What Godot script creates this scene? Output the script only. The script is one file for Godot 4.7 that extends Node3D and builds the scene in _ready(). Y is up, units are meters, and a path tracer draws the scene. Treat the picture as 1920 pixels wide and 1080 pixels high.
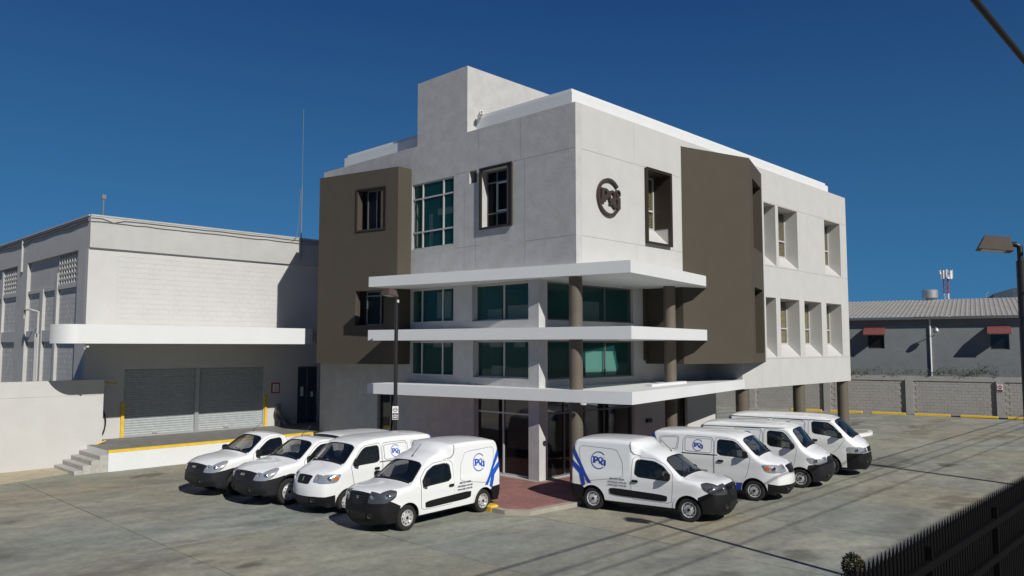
extends Node3D

const Y := Vector3.UP
var M := {}
var used := {}


# ---------- mesh collecting ----------
class MB:
	var v := PackedVector3Array()
	var n := PackedVector3Array()

	func tri(a: Vector3, b: Vector3, c: Vector3, nn: Vector3) -> void:
		tri_n(a, b, c, nn, nn, nn)

	func tri_n(a: Vector3, b: Vector3, c: Vector3, na: Vector3, nb: Vector3, nc: Vector3) -> void:
		if (b - a).cross(c - a).dot(na + nb + nc) > 0.0:
			v.append(a); v.append(c); v.append(b)
			n.append(na); n.append(nc); n.append(nb)
		else:
			v.append(a); v.append(b); v.append(c)
			n.append(na); n.append(nb); n.append(nc)

	func quad(a: Vector3, b: Vector3, c: Vector3, d: Vector3, nn: Vector3) -> void:
		tri(a, b, c, nn)
		tri(a, c, d, nn)

	func face(pts: Array, towards: Vector3) -> void:  # flat polygon (convex), normal on the side of «towards»
		var nn: Vector3 = (pts[1] - pts[0]).cross(pts[2] - pts[0]).normalized()
		if nn.dot(towards) < 0.0:
			nn = -nn
		for i in range(1, pts.size() - 1):
			tri(pts[0], pts[i], pts[i + 1], nn)

	func obox(c: Vector3, h: Vector3, b := Basis()) -> void:
		for ax in 3:
			for s in [-1.0, 1.0]:
				var e := Vector3.ZERO
				e[ax] = s
				var f := Vector3.ZERO
				f[(ax + 1) % 3] = 1.0
				var g := Vector3.ZERO
				g[(ax + 2) % 3] = 1.0
				var p := []
				for k in [[-1.0, -1.0], [1.0, -1.0], [1.0, 1.0], [-1.0, 1.0]]:
					p.append(c + b * ((e + f * k[0] + g * k[1]) * h))
				quad(p[0], p[1], p[2], p[3], (b * e).normalized())

	func box(lo: Vector3, hi: Vector3) -> void:
		obox((lo + hi) * 0.5, (hi - lo).abs() * 0.5)

	func bbox(lo: Vector3, hi: Vector3, r: float) -> void:  # box with chamfered upright and top edges
		var x0 := lo.x; var x1 := hi.x; var z0 := lo.z; var z1 := hi.z
		var o := [Vector2(x0 + r, z0), Vector2(x1 - r, z0), Vector2(x1, z0 + r), Vector2(x1, z1 - r), Vector2(x1 - r, z1), Vector2(x0 + r, z1), Vector2(x0, z1 - r), Vector2(x0, z0 + r)]
		var cx := Vector2((x0 + x1) * 0.5, (z0 + z1) * 0.5)
		var t := []
		for p in o:
			t.append(cx + (p - cx) * Vector2(1.0 - 2.0 * r / maxf(x1 - x0, 0.001), 1.0 - 2.0 * r / maxf(z1 - z0, 0.001)))
		for i in 8:
			var a: Vector2 = o[i]; var b: Vector2 = o[(i + 1) % 8]
			var c: Vector2 = t[(i + 1) % 8]; var d: Vector2 = t[i]
			var out := Vector3((a + b).x * 0.5 - cx.x, 0, (a + b).y * 0.5 - cx.y)
			face([Vector3(a.x, lo.y, a.y), Vector3(b.x, lo.y, b.y), Vector3(b.x, hi.y - r, b.y), Vector3(a.x, hi.y - r, a.y)], out)
			face([Vector3(a.x, hi.y - r, a.y), Vector3(b.x, hi.y - r, b.y), Vector3(c.x, hi.y, c.y), Vector3(d.x, hi.y, d.y)], out + Vector3.UP)
		var top := []
		var bot := []
		for i in 8:
			top.append(Vector3(t[i].x, hi.y, t[i].y))
			bot.append(Vector3(o[i].x, lo.y, o[i].y))
		face(top, Vector3.UP)
		face(bot, Vector3.DOWN)

	func prism(poly: PackedVector2Array, y0: float, y1: float) -> void:  # plan outline (x, z)
		var t := Geometry2D.triangulate_polygon(poly)
		for i in range(0, t.size(), 3):
			var a := poly[t[i]]; var b := poly[t[i + 1]]; var c := poly[t[i + 2]]
			tri(Vector3(a.x, y1, a.y), Vector3(b.x, y1, b.y), Vector3(c.x, y1, c.y), Vector3.UP)
			tri(Vector3(a.x, y0, a.y), Vector3(b.x, y0, b.y), Vector3(c.x, y0, c.y), Vector3.DOWN)
		var s := 1.0 if Geometry2D.is_polygon_clockwise(poly) else -1.0
		for i in poly.size():
			var a := poly[i]; var b := poly[(i + 1) % poly.size()]
			var d := (b - a).normalized()
			quad(Vector3(a.x, y0, a.y), Vector3(b.x, y0, b.y), Vector3(b.x, y1, b.y), Vector3(a.x, y1, a.y), Vector3(-d.y, 0, d.x) * s)

	func tube(p: Array, r: float, sides := 8, r1 := -1.0) -> void:
		var rings := []
		var dirs := []
		var side := Vector3.ZERO
		for i in p.size():
			var d: Vector3 = (p[mini(i + 1, p.size() - 1)] - p[maxi(i - 1, 0)]).normalized()
			if i == 0:
				side = d.cross(Vector3.UP if absf(d.y) < 0.9 else Vector3.RIGHT).normalized()
			else:
				side = (side - d * side.dot(d)).normalized()
			var up := d.cross(side)
			var rr := r if r1 < 0.0 else lerpf(r, r1, float(i) / (p.size() - 1))
			var ring := []
			var nn := []
			for k in sides:
				var an := TAU * k / sides
				var q := side * cos(an) + up * sin(an)
				ring.append(p[i] + q * rr)
				nn.append(q)
			rings.append(ring)
			dirs.append(nn)
		for i in p.size() - 1:
			for k in sides:
				var j := (k + 1) % sides
				tri_n(rings[i][k], rings[i][j], rings[i + 1][j], dirs[i][k], dirs[i][j], dirs[i + 1][j])
				tri_n(rings[i][k], rings[i + 1][j], rings[i + 1][k], dirs[i][k], dirs[i + 1][j], dirs[i + 1][k])
		for k in range(1, sides - 1):
			tri(rings[0][0], rings[0][k], rings[0][k + 1], (p[0] - p[1]).normalized())
			var e: Array = rings[-1]
			tri(e[0], e[k], e[k + 1], (p[-1] - p[-2]).normalized())

	func lathe(prof: Array, c: Vector3, axis: Vector3, seg := 24) -> void:  # profile of (radius, along axis)
		var a := axis.normalized()
		var s := a.cross(Vector3.UP if absf(a.y) < 0.9 else Vector3.RIGHT).normalized()
		var u := a.cross(s)
		for i in prof.size() - 1:
			var p: Vector2 = prof[i]; var q: Vector2 = prof[i + 1]
			var d := (q - p).normalized()
			for k in seg:
				var w := []
				for an in [TAU * k / seg, TAU * (k + 1) / seg]:
					w.append(s * cos(an) + u * sin(an))
				var n0: Vector3 = (w[0] * d.y - a * d.x).normalized()
				var n1: Vector3 = (w[1] * d.y - a * d.x).normalized()
				var A: Vector3 = c + w[0] * p.x + a * p.y
				var B: Vector3 = c + w[1] * p.x + a * p.y
				var C: Vector3 = c + w[1] * q.x + a * q.y
				var D: Vector3 = c + w[0] * q.x + a * q.y
				if p.x > 0.0001:
					tri_n(A, B, C, n0, n1, n1)
				if q.x > 0.0001:
					tri_n(A, C, D, n0, n1, n0)

	func add_mesh(m: Mesh, t: Transform3D) -> void:
		for i in m.get_surface_count():
			var arr := m.surface_get_arrays(i)
			var pv: PackedVector3Array = arr[Mesh.ARRAY_VERTEX]
			var pn: PackedVector3Array = arr[Mesh.ARRAY_NORMAL]
			var ix = arr[Mesh.ARRAY_INDEX]
			if ix == null or ix.size() == 0:
				ix = range(pv.size())
			for k in range(0, ix.size() - 2, 3):
				tri_n(t * pv[ix[k]], t * pv[ix[k + 1]], t * pv[ix[k + 2]], (t.basis * pn[ix[k]]).normalized(), (t.basis * pn[ix[k + 1]]).normalized(), (t.basis * pn[ix[k + 2]]).normalized())

	func mesh() -> ArrayMesh:
		var arr := []
		arr.resize(Mesh.ARRAY_MAX)
		arr[Mesh.ARRAY_VERTEX] = v
		arr[Mesh.ARRAY_NORMAL] = n
		var m := ArrayMesh.new()
		m.add_surface_from_arrays(Mesh.PRIMITIVE_TRIANGLES, arr)
		return m


# ---------- naming and tagging ----------
func numbered(called: String) -> String:
	var k: int = used.get(called, 0)
	used[called] = k + 1
	return called if k == 0 else "%s_%03d" % [called, k]


func tag(o: Node3D, label: String, category: String, group := "") -> Node3D:
	o.set_meta("label", label)
	o.set_meta("category", category)
	if group:
		o.set_meta("group", group)
	return o


func thing(called: String, label: String, category: String, at := Vector3.ZERO, turn := 0.0, group := "") -> Node3D:
	var o := Node3D.new()
	o.name = numbered(called)
	add_child(o)
	o.position = at
	o.rotation.y = turn
	return tag(o, label, category, group)


func structure(called: String) -> Node3D:
	var o := Node3D.new()
	o.name = numbered(called)
	add_child(o)
	o.set_meta("kind", "structure")
	return o


func put(called: String, mesh: Mesh, m: Material, parent: Node) -> MeshInstance3D:
	var o := MeshInstance3D.new()
	o.name = called
	if parent == self:
		o.name = numbered(called)
	else:  # a repeat among siblings takes a three-digit number
		var k: int = parent.get_meta("n_" + called, 0)
		if k > 0:
			o.name = "%s_%03d" % [called, k]
		parent.set_meta("n_" + called, k + 1)
	o.mesh = mesh
	o.material_override = m
	parent.add_child(o, true)
	return o


func part(called: String, mb: MB, m: Material, parent: Node) -> MeshInstance3D:
	return put(called, mb.mesh(), m, parent)


func stuff(o: Node) -> Node:
	o.set_meta("kind", "stuff")
	return o


func box_part(called: String, lo: Vector3, hi: Vector3, m: Material, parent: Node) -> MeshInstance3D:
	var mb := MB.new()
	mb.box(lo, hi)
	return part(called, mb, m, parent)


func tube_part(called: String, pts: Array, r: float, m: Material, parent: Node, sides := 8) -> MeshInstance3D:
	var mb := MB.new()
	mb.tube(pts, r, sides)
	return part(called, mb, m, parent)


# ---------- materials ----------
func lin(r: float, g: float, b: float) -> Color:
	return Color(r, g, b).linear_to_srgb()


func noise_tex(sd: int, freq: float, lo: Color, hi: Color, size := 512, octaves := 4, kind := FastNoiseLite.TYPE_SIMPLEX_SMOOTH) -> NoiseTexture2D:
	var f := FastNoiseLite.new()
	f.seed = sd
	f.noise_type = kind
	f.frequency = freq
	f.fractal_octaves = octaves
	var t := NoiseTexture2D.new()
	t.width = size
	t.height = size
	t.seamless = true
	t.noise = f
	var g := Gradient.new()
	g.set_color(0, lo)
	g.set_color(1, hi)
	t.color_ramp = g
	return t


func bump_tex(sd: int, freq: float, strength: float, size := 512, octaves := 4) -> NoiseTexture2D:
	var f := FastNoiseLite.new()
	f.seed = sd
	f.frequency = freq
	f.fractal_octaves = octaves
	var t := NoiseTexture2D.new()
	t.width = size
	t.height = size
	t.seamless = true
	t.as_normal_map = true
	t.bump_strength = strength
	t.noise = f
	return t


func plain(c: Color, rough := 0.6, metal := 0.0) -> StandardMaterial3D:
	var m := StandardMaterial3D.new()
	m.albedo_color = c
	m.roughness = rough
	m.metallic = metal
	return m


func worn(c: Color, amp: float, metres: float, rough: float, bump := 0.0, sd := 1, fine := true) -> StandardMaterial3D:
	# base colour with a coarse mottling «metres» wide and a finer one on top
	var m := plain(Color.WHITE, rough)
	var l := c.srgb_to_linear()
	var lo := Color(l.r * (1 - amp), l.g * (1 - amp), l.b * (1 - amp * 1.1)).linear_to_srgb()
	var hi := Color(minf(l.r * (1 + amp), 1), minf(l.g * (1 + amp), 1), minf(l.b * (1 + amp), 1)).linear_to_srgb()
	m.albedo_texture = noise_tex(sd, 0.008, lo, hi, 512, 5)
	m.uv1_triplanar = true
	m.uv1_world_triplanar = true
	m.uv1_scale = Vector3.ONE / metres
	if bump > 0.0:
		m.normal_enabled = true
		m.normal_texture = bump_tex(sd + 5, 0.03, bump)
	if fine:
		m.detail_enabled = true
		m.detail_blend_mode = BaseMaterial3D.BLEND_MODE_MUL
		m.detail_uv_layer = BaseMaterial3D.DETAIL_UV_2
		m.detail_albedo = M.fine_tex
		m.uv2_triplanar = true
		m.uv2_world_triplanar = true
		m.uv2_scale = Vector3.ONE * 0.7
	return m


func glass(c: Color, alpha: float) -> StandardMaterial3D:
	var m := plain(Color(c.r, c.g, c.b, alpha), 0.03)
	m.transparency = BaseMaterial3D.TRANSPARENCY_ALPHA
	m.metallic_specular = 0.5
	return m


func make_materials() -> void:
	M.fine_tex = noise_tex(77, 0.05, Color(0.95, 0.95, 0.95), Color(1, 1, 1), 512, 5)
	M.white_wall = worn(lin(0.535, 0.53, 0.515), 0.04, 5.0, 0.85, 0.0, 3)
	M.rough_wall = worn(lin(0.49, 0.487, 0.482), 0.09, 2.6, 0.9, 0.5, 4)
	M.slab_white = worn(lin(0.69, 0.705, 0.71), 0.02, 4.0, 0.7, 0.0, 5)
	M.brown = worn(lin(0.066, 0.055, 0.04), 0.06, 4.0, 0.85, 0.0, 6)
	M.brown_column = worn(lin(0.125, 0.105, 0.08), 0.08, 2.0, 0.7, 1.0, 7)
	M.bronze = plain(lin(0.045, 0.036, 0.028), 0.45, 0.3)
	M.block_wall = worn(lin(0.5, 0.495, 0.48), 0.05, 3.0, 0.9, 0.3, 8)
	M.grey_band = worn(lin(0.46, 0.457, 0.445), 0.06, 4.0, 0.88, 0.0, 9)
	M.roof_grey = worn(lin(0.4, 0.4, 0.39), 0.15, 3.0, 0.9, 2.0, 10)
	M.interior = plain(lin(0.22, 0.24, 0.23), 0.9)
	M.interior_light = plain(lin(0.62, 0.64, 0.62), 0.9)
	M.pane = glass(lin(0.012, 0.075, 0.068), 0.55)
	M.pane.metallic_specular = 0.3
	M.pane_dark = glass(lin(0.012, 0.014, 0.016), 0.7)
	M.pane_dark.metallic_specular = 0.5
	M.pane_clear = glass(lin(0.01, 0.015, 0.015), 0.25)
	M.pane_black = glass(lin(0.006, 0.007, 0.008), 0.8)
	M.pane_black.metallic_specular = 0.18
	M.mint_blind = plain(lin(0.36, 0.78, 0.66), 0.8)
	M.alu = plain(lin(0.5, 0.5, 0.49), 0.45, 0.15)
	M.alu_dark = plain(lin(0.16, 0.16, 0.155), 0.45, 0.4)
	M.blind = plain(lin(0.62, 0.55, 0.3), 0.7)
	M.shutter = worn(lin(0.36, 0.39, 0.4), 0.12, 1.2, 0.55, 1.0, 11)
	M.yellow = worn(lin(0.72, 0.47, 0.03), 0.12, 1.0, 0.75, 1.5, 12)
	M.dock_floor = worn(lin(0.2, 0.2, 0.19), 0.2, 2.5, 0.8, 2.0, 13)
	M.step = worn(lin(0.42, 0.41, 0.38), 0.15, 1.2, 0.9, 3.0, 14)
	M.black = plain(lin(0.012, 0.012, 0.013), 0.5)
	M.pole_black = plain(lin(0.016, 0.015, 0.015), 0.4)
	M.lamp_brown = worn(lin(0.075, 0.052, 0.04), 0.2, 0.5, 0.6, 1.0, 15)
	M.lamp_glass = plain(lin(0.5, 0.5, 0.48), 0.2)
	M.tile = []
	for i in 4:
		M.tile.append(worn(lin(0.255 + 0.02 * i, 0.125 + 0.008 * i, 0.115 + 0.006 * i), 0.16, 0.9, 0.85, 2.0, 20 + i))
	M.kerb = worn(lin(0.36, 0.335, 0.28), 0.16, 1.2, 0.9, 3.0, 26)
	M.galv = plain(lin(0.5, 0.51, 0.52), 0.4, 0.6)
	M.mast = plain(lin(0.16, 0.17, 0.18), 0.6)
	M.red_paint = plain(lin(0.33, 0.035, 0.03), 0.6)
	M.white_paint = plain(lin(0.72, 0.72, 0.71), 0.5)
	M.wire = plain(lin(0.2, 0.2, 0.2), 0.5, 0.4)
	M.cable = plain(lin(0.012, 0.012, 0.012), 0.6)
	M.far_wall = worn(lin(0.2, 0.22, 0.23), 0.1, 6.0, 0.9, 0.5, 30)
	M.far_roof = worn(lin(0.36, 0.345, 0.31), 0.14, 5.0, 0.6, 0.5, 31)
	M.awning = worn(lin(0.19, 0.058, 0.052), 0.3, 1.0, 0.7, 1.0, 32)
	M.bwall = worn(lin(0.34, 0.33, 0.315), 0.1, 3.0, 0.92, 1.0, 33)
	M.fence = plain(lin(0.004, 0.004, 0.0045), 0.8)
	M.fence.metallic_specular = 0.2
	M.leaf = plain(lin(0.045, 0.075, 0.025), 0.6)
	M.leaf_dry = plain(lin(0.12, 0.09, 0.05), 0.8)
	M.leaf_dark = plain(lin(0.03, 0.045, 0.022), 0.6)
	M.twig = plain(lin(0.14, 0.12, 0.1), 0.9)
	M.wood = worn(lin(0.14, 0.11, 0.085), 0.2, 1.0, 0.9, 2.0, 34)
	M.tarp = worn(lin(0.34, 0.33, 0.3), 0.2, 0.6, 0.8, 3.0, 35)
	M.hazy_hill = worn(lin(0.05, 0.085, 0.11), 0.2, 400.0, 1.0, 0.0, 36, false)  # distance haze is mixed into the hill colour as blue grey
	M.paint = plain(lin(0.76, 0.775, 0.78), 0.32)
	M.paint.clearcoat_enabled = true
	M.paint.clearcoat = 0.6
	M.paint.clearcoat_roughness = 0.06
	M.plastic = plain(lin(0.008, 0.0082, 0.009), 0.6)
	M.plastic.metallic_specular = 0.35
	M.seam = plain(lin(0.2, 0.2, 0.21), 0.6)
	M.plastic_grey = plain(lin(0.016, 0.0165, 0.02), 0.6)
	M.plastic_grey.metallic_specular = 0.35
	M.car_glass = glass(lin(0.008, 0.012, 0.015), 0.72)
	M.screen_glass = glass(lin(0.01, 0.02, 0.022), 0.3)
	M.seal = plain(lin(0.01, 0.01, 0.01), 0.6)
	M.rubber = plain(lin(0.014, 0.014, 0.014), 0.85)
	M.rim = plain(lin(0.55, 0.55, 0.55), 0.4, 0.35)
	M.chrome = plain(lin(0.62, 0.63, 0.65), 0.16, 1.0)
	M.lamp_clear = plain(lin(0.5, 0.52, 0.54), 0.1, 0.6)
	M.lamp_clear.clearcoat_enabled = true
	M.lamp_orange = plain(lin(0.6, 0.12, 0.02), 0.2)
	M.lamp_red = plain(lin(0.25, 0.01, 0.01), 0.2)
	M.blue = plain(lin(0.01, 0.085, 0.46), 0.4)
	M.blue_dark = plain(lin(0.008, 0.045, 0.3), 0.4)
	M.ink = plain(lin(0.09, 0.095, 0.12), 0.6)
	M.ball = plain(lin(0.66, 0.67, 0.7), 0.4)
	M.seat = plain(lin(0.03, 0.03, 0.032), 0.9)
	M.logo_brown = plain(lin(0.05, 0.036, 0.03), 0.5)


func clear_sky() -> ImageTexture:
	# a clear winter sky: deep blue overhead, paler to the horizon and on the side away from the low sun
	var w := 512
	var h := 256
	var im := Image.create(w, h, false, Image.FORMAT_RGBF)
	var top := Color(0.0003, 0.005, 0.097)
	var low := Color(0.05, 0.198, 0.395)
	for j in h:
		var y := cos(PI * (j + 0.5) / h)
		for i in w:
			var heading := PI * 0.5 - TAU * (i + 0.5) / w   # from +x towards -z
			var f := 1.0 + 0.24 * cos(heading - deg_to_rad(105.0))
			var c: Color
			if y >= 0.0:
				c = top.lerp(low, pow(1.0 - y, 2.5)) * f
			else:
				c = low.lerp(Color(0.045, 0.042, 0.035), clampf(-y * 12.0, 0.0, 1.0)) * f
			im.set_pixel(i, j, Color(c.r, c.g, c.b))
	return ImageTexture.create_from_image(im)


func _ready() -> void:
	# camera
	var cam := Camera3D.new()
	cam.name = "camera"
	cam.fov = rad_to_deg(2.0 * atan(540.0 / 1450.0))
	cam.far = 6000.0
	cam.near = 0.1
	add_child(cam)
	cam.position = Vector3(-18.734, 4.4, 15.287)
	cam.rotation = Vector3(deg_to_rad(4.3776), deg_to_rad(-90.0 + 43.993), 0)
	cam.current = true
	# sky, exposure
	var sky := PanoramaSkyMaterial.new()
	sky.panorama = clear_sky()
	var env := Environment.new()
	env.background_mode = Environment.BG_SKY
	env.sky = Sky.new()
	env.sky.sky_material = sky
	env.tonemap_mode = Environment.TONE_MAPPER_LINEAR
	env.tonemap_exposure = 1.0
	env.sdfgi_enabled = true
	env.ssao_enabled = true
	env.ssil_enabled = true
	var we := WorldEnvironment.new()
	we.name = "environment"
	we.environment = env
	add_child(we)
	# sun
	var sun := DirectionalLight3D.new()
	sun.name = "sun"
	sun.light_color = Color(1.0, 0.985, 0.955)
	sun.light_energy = 1.42
	sun.light_angular_distance = 0.5
	sun.shadow_enabled = true
	add_child(sun)
	sun.look_at_from_position(Vector3(-0.34, 1.0, 1.42), Vector3.ZERO, Y)
	make_materials()
	M.ground_fine = noise_tex(55, 0.03, Color(0.88, 0.88, 0.87), Color(1, 1, 1), 512, 5)
	M.ground_bump = bump_tex(56, 0.05, 3.0)
	M.lamp_dark = plain(lin(0.06, 0.065, 0.075), 0.1, 0.3)
	M.lamp_dark.clearcoat_enabled = true
	build_ground()
	build_office()
	build_warehouse()
	build_boundary()
	build_furniture()
	build_vans()


# ---------- walls with openings ----------
class Wall:
	var o: Vector3
	var u: Vector3
	var n: Vector3

	func _init(o_: Vector3, u_: Vector3, n_: Vector3) -> void:
		o = o_
		u = u_.normalized()
		n = n_.normalized()

	func p(a: float, h: float, d := 0.0) -> Vector3:  # along, height, depth behind the face
		return o + u * a + Vector3.UP * h - n * d


func wall_mesh(w: Wall, a0: float, a1: float, h0: float, h1: float, t: float, holes: Array) -> MB:
	var mb := MB.new()
	var us := [a0, a1]
	var vs := [h0, h1]
	for h in holes:
		for k in [h[0], h[1]]:
			if k > a0 and k < a1 and not us.has(k): us.append(k)
		for k in [h[2], h[3]]:
			if k > h0 and k < h1 and not vs.has(k): vs.append(k)
	us.sort()
	vs.sort()
	var solid := func(i: int, j: int) -> bool:
		if i < 0 or j < 0 or i >= us.size() - 1 or j >= vs.size() - 1: return false
		var cu: float = (us[i] + us[i + 1]) * 0.5
		var cv: float = (vs[j] + vs[j + 1]) * 0.5
		for h in holes:
			if cu > h[0] and cu < h[1] and cv > h[2] and cv < h[3]: return false
		return true
	for i in us.size() - 1:
		for j in vs.size() - 1:
			if not solid.call(i, j): continue
			var x0: float = us[i]; var x1: float = us[i + 1]; var y0: float = vs[j]; var y1: float = vs[j + 1]
			mb.quad(w.p(x0, y0), w.p(x1, y0), w.p(x1, y1), w.p(x0, y1), w.n)
			mb.quad(w.p(x0, y0, t), w.p(x1, y0, t), w.p(x1, y1, t), w.p(x0, y1, t), -w.n)
			if not solid.call(i - 1, j): mb.quad(w.p(x0, y0), w.p(x0, y1), w.p(x0, y1, t), w.p(x0, y0, t), -w.u)
			if not solid.call(i + 1, j): mb.quad(w.p(x1, y0), w.p(x1, y1), w.p(x1, y1, t), w.p(x1, y0, t), w.u)
			if not solid.call(i, j - 1): mb.quad(w.p(x0, y0), w.p(x1, y0), w.p(x1, y0, t), w.p(x0, y0, t), Vector3.DOWN)
			if not solid.call(i, j + 1): mb.quad(w.p(x0, y1), w.p(x1, y1), w.p(x1, y1, t), w.p(x0, y1, t), Vector3.UP)
	return mb


func bar(mb: MB, w: Wall, a0: float, a1: float, h0: float, h1: float, d0: float, d1: float) -> void:
	var c := w.p((a0 + a1) * 0.5, (h0 + h1) * 0.5, (d0 + d1) * 0.5)
	mb.obox(c, Vector3(absf(a1 - a0), absf(h1 - h0), absf(d1 - d0)) * 0.5, Basis(w.u, Vector3.UP, w.n))


func window(parent: Node, w: Wall, a0: float, a1: float, h0: float, h1: float, d: float, cols: Array, rows: Array, frame: Material, pane: Material, f := 0.05) -> MeshInstance3D:
	# frame at depth d, mullions at «cols», transoms at «rows»; one pane for each field
	var mb := MB.new()
	bar(mb, w, a0 + 0.002, a0 + f, h0 + 0.002, h1 - 0.002, d, d + 0.06)
	bar(mb, w, a1 - f, a1 - 0.002, h0 + 0.002, h1 - 0.002, d, d + 0.06)
	bar(mb, w, a0 + f, a1 - f, h0 + 0.002, h0 + f, d, d + 0.06)
	bar(mb, w, a0 + f, a1 - f, h1 - f, h1 - 0.002, d, d + 0.06)
	for c in cols:
		bar(mb, w, c - f * 0.5, c + f * 0.5, h0 + f, h1 - f, d - 0.012, d + 0.055)
	for r in rows:
		bar(mb, w, a0 + f, a1 - f, r - f * 0.5, r + f * 0.5, d - 0.006, d + 0.05)
	var win := part("window", mb, frame, parent)
	var cc := [a0 + f] + cols + [a1 - f]
	var rr := [h0 + f] + rows + [h1 - f]
	for i in cc.size() - 1:
		for j in rr.size() - 1:
			var g := MB.new()
			g.quad(w.p(cc[i], rr[j], d + 0.03), w.p(cc[i + 1], rr[j], d + 0.03), w.p(cc[i + 1], rr[j + 1], d + 0.03), w.p(cc[i], rr[j + 1], d + 0.03), w.n)
			part("pane", g, pane, win)
	return win


func box_frame(parent: Node, w: Wall, a0: float, a1: float, h0: float, h1: float, out: float, t: float, m: Material, inn := 0.0) -> MeshInstance3D:
	var mb := MB.new()
	bar(mb, w, a0, a0 + t, h0, h1, -out, inn)
	bar(mb, w, a1 - t, a1, h0, h1, -out, inn)
	bar(mb, w, a0 + t, a1 - t, h0, h0 + t, -out, inn)
	bar(mb, w, a0 + t, a1 - t, h1 - t, h1, -out, inn)
	for a in [a0 - 0.02, a1 + 0.02 - t * 0.6]:  # proud lips at front and at the wall
		bar(mb, w, a, a + t * 0.6, h0 - 0.02, h1 + 0.02, -out - 0.015, -out + 0.03)
	bar(mb, w, a0, a1, h0 - 0.02, h0 + 0.02, -out - 0.014, -out + 0.03)
	bar(mb, w, a0, a1, h1 - 0.02, h1 + 0.02, -out - 0.014, -out + 0.03)
	return part("window_surround", mb, m, parent)


func blinds(parent: Node, w: Wall, a0: float, a1: float, h0: float, h1: float, d: float, pitch := 0.055) -> void:
	var mb := MB.new()
	var y := h0
	while y < h1:
		var c := w.p((a0 + a1) * 0.5, y, d)
		mb.obox(c, Vector3((a1 - a0) * 0.5, 0.002, 0.022), Basis(w.u, Vector3.UP, w.n) * Basis(Vector3.RIGHT, 0.6))
		y += pitch
	stuff(part("blind_slats", mb, M.blind, parent))


func joint(mb: MB, w: Wall, a0: float, h0: float, a1: float, h1: float, wd := 0.012) -> void:
	# a thin dark recess line: a narrow strip 2 mm proud of the face
	var d := (Vector2(a1, h1) - Vector2(a0, h0)).normalized()
	var q := Vector2(-d.y, d.x) * wd * 0.5
	mb.quad(w.p(a0 + q.x, h0 + q.y, -0.002), w.p(a1 + q.x, h1 + q.y, -0.002), w.p(a1 - q.x, h1 - q.y, -0.002), w.p(a0 - q.x, h0 - q.y, -0.002), w.n)


func text_mesh(s: String, height: float, depth: float, font := "Droid Sans", bold := 700) -> TextMesh:
	var f := SystemFont.new()
	f.font_names = PackedStringArray([font])
	f.font_weight = bold
	var t := TextMesh.new()
	t.font = f
	t.text = s
	t.font_size = 64
	t.pixel_size = height / 46.0
	t.depth = depth
	t.curve_step = 2.0
	return t


func rect_poly(x0: float, y0: float, x1: float, y1: float) -> PackedVector2Array:
	return PackedVector2Array([Vector2(x0, y0), Vector2(x1, y0), Vector2(x1, y1), Vector2(x0, y1)])


func logo_letters() -> Array:
	# the three fat letters inside the ring (ring radius 1), each as simple pieces without holes
	var out := []
	var shapes := [
		[[rect_poly(-0.71, -0.31, -0.44, 0.42), rect_poly(-0.79, -0.31, -0.35, -0.21), rect_poly(-0.79, 0.33, -0.4, 0.42), ellipse(Vector2(-0.36, 0.15), 0.35, 0.275, 28)], [ellipse(Vector2(-0.36, 0.17), 0.1, 0.12, 20)]],
		[[ellipse(Vector2(0.25, 0.04), 0.31, 0.36, 32), PackedVector2Array([Vector2(0.0, -0.36), Vector2(0.14, -0.2), Vector2(0.4, -0.22), Vector2(0.64, -0.42), Vector2(0.5, -0.56), Vector2(0.22, -0.36)])], [ellipse(Vector2(0.25, 0.1), 0.15, 0.19, 24)]],
		[[PackedVector2Array([Vector2(0.58, 0.08), Vector2(0.93, 0.08), Vector2(0.93, -0.5), Vector2(0.8, -0.63), Vector2(0.66, -0.55), Vector2(0.67, -0.04), Vector2(0.58, -0.02)])], []],
	]
	for sh in shapes:
		var u: PackedVector2Array = sh[0][0]
		if Geometry2D.is_polygon_clockwise(u): u.reverse()
		for k in range(1, sh[0].size()):
			var nx: PackedVector2Array = sh[0][k]
			if Geometry2D.is_polygon_clockwise(nx): nx.reverse()
			u = Geometry2D.merge_polygons(u, nx)[0]
		var pieces := [u]
		for h in sh[1]:
			var c := Vector2.ZERO
			for p in h: c += p
			c /= h.size()
			var cut := []
			for half in [rect_poly(-9, -9, c.x, 9), rect_poly(c.x, -9, 9, 9)]:
				for q in pieces:
					for r in Geometry2D.intersect_polygons(q, half):
						cut.append_array(Geometry2D.clip_polygons(r, h))
			pieces = cut
		out.append(pieces)
	return out


func ring_poly(c: Vector2, r0: float, r1: float, a0: float, a1: float, seg := 40) -> PackedVector2Array:
	var p := PackedVector2Array()
	for i in seg + 1:
		var a := lerpf(a0, a1, float(i) / seg)
		p.append(c + Vector2(cos(a), sin(a)) * r1)
	for i in seg + 1:
		var a := lerpf(a1, a0, float(i) / seg)
		p.append(c + Vector2(cos(a), sin(a)) * r0)
	return p


# ---------- the office building ----------
func logo_parts(w: Wall, cx: float, cy: float, r: float, m: Material, parent: Node) -> void:
	var lg := MB.new()
	var ring := ring_poly(Vector2(cx, cy), r * 0.86, r, deg_to_rad(40), deg_to_rad(316))
	extrude_on(lg, w, ring, -0.02, -0.1)
	var o := part("logo_ring", lg, m, parent)
	for pieces in logo_letters():
		var mb := MB.new()
		for q in pieces:
			var pp := PackedVector2Array()
			for p in q: pp.append(Vector2(cx, cy) + p * r)
			extrude_on(mb, w, pp, -0.02, -0.1)
		part("letter", mb, m, o)
	var dot := MB.new()
	extrude_on(dot, w, ring_poly(Vector2(cx + r * 0.76, cy + r * 0.29), r * 0.13, r * 0.2, 0, TAU - 0.001, 24), -0.02, -0.1)
	part("letter_dot", dot, m, o)


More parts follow.
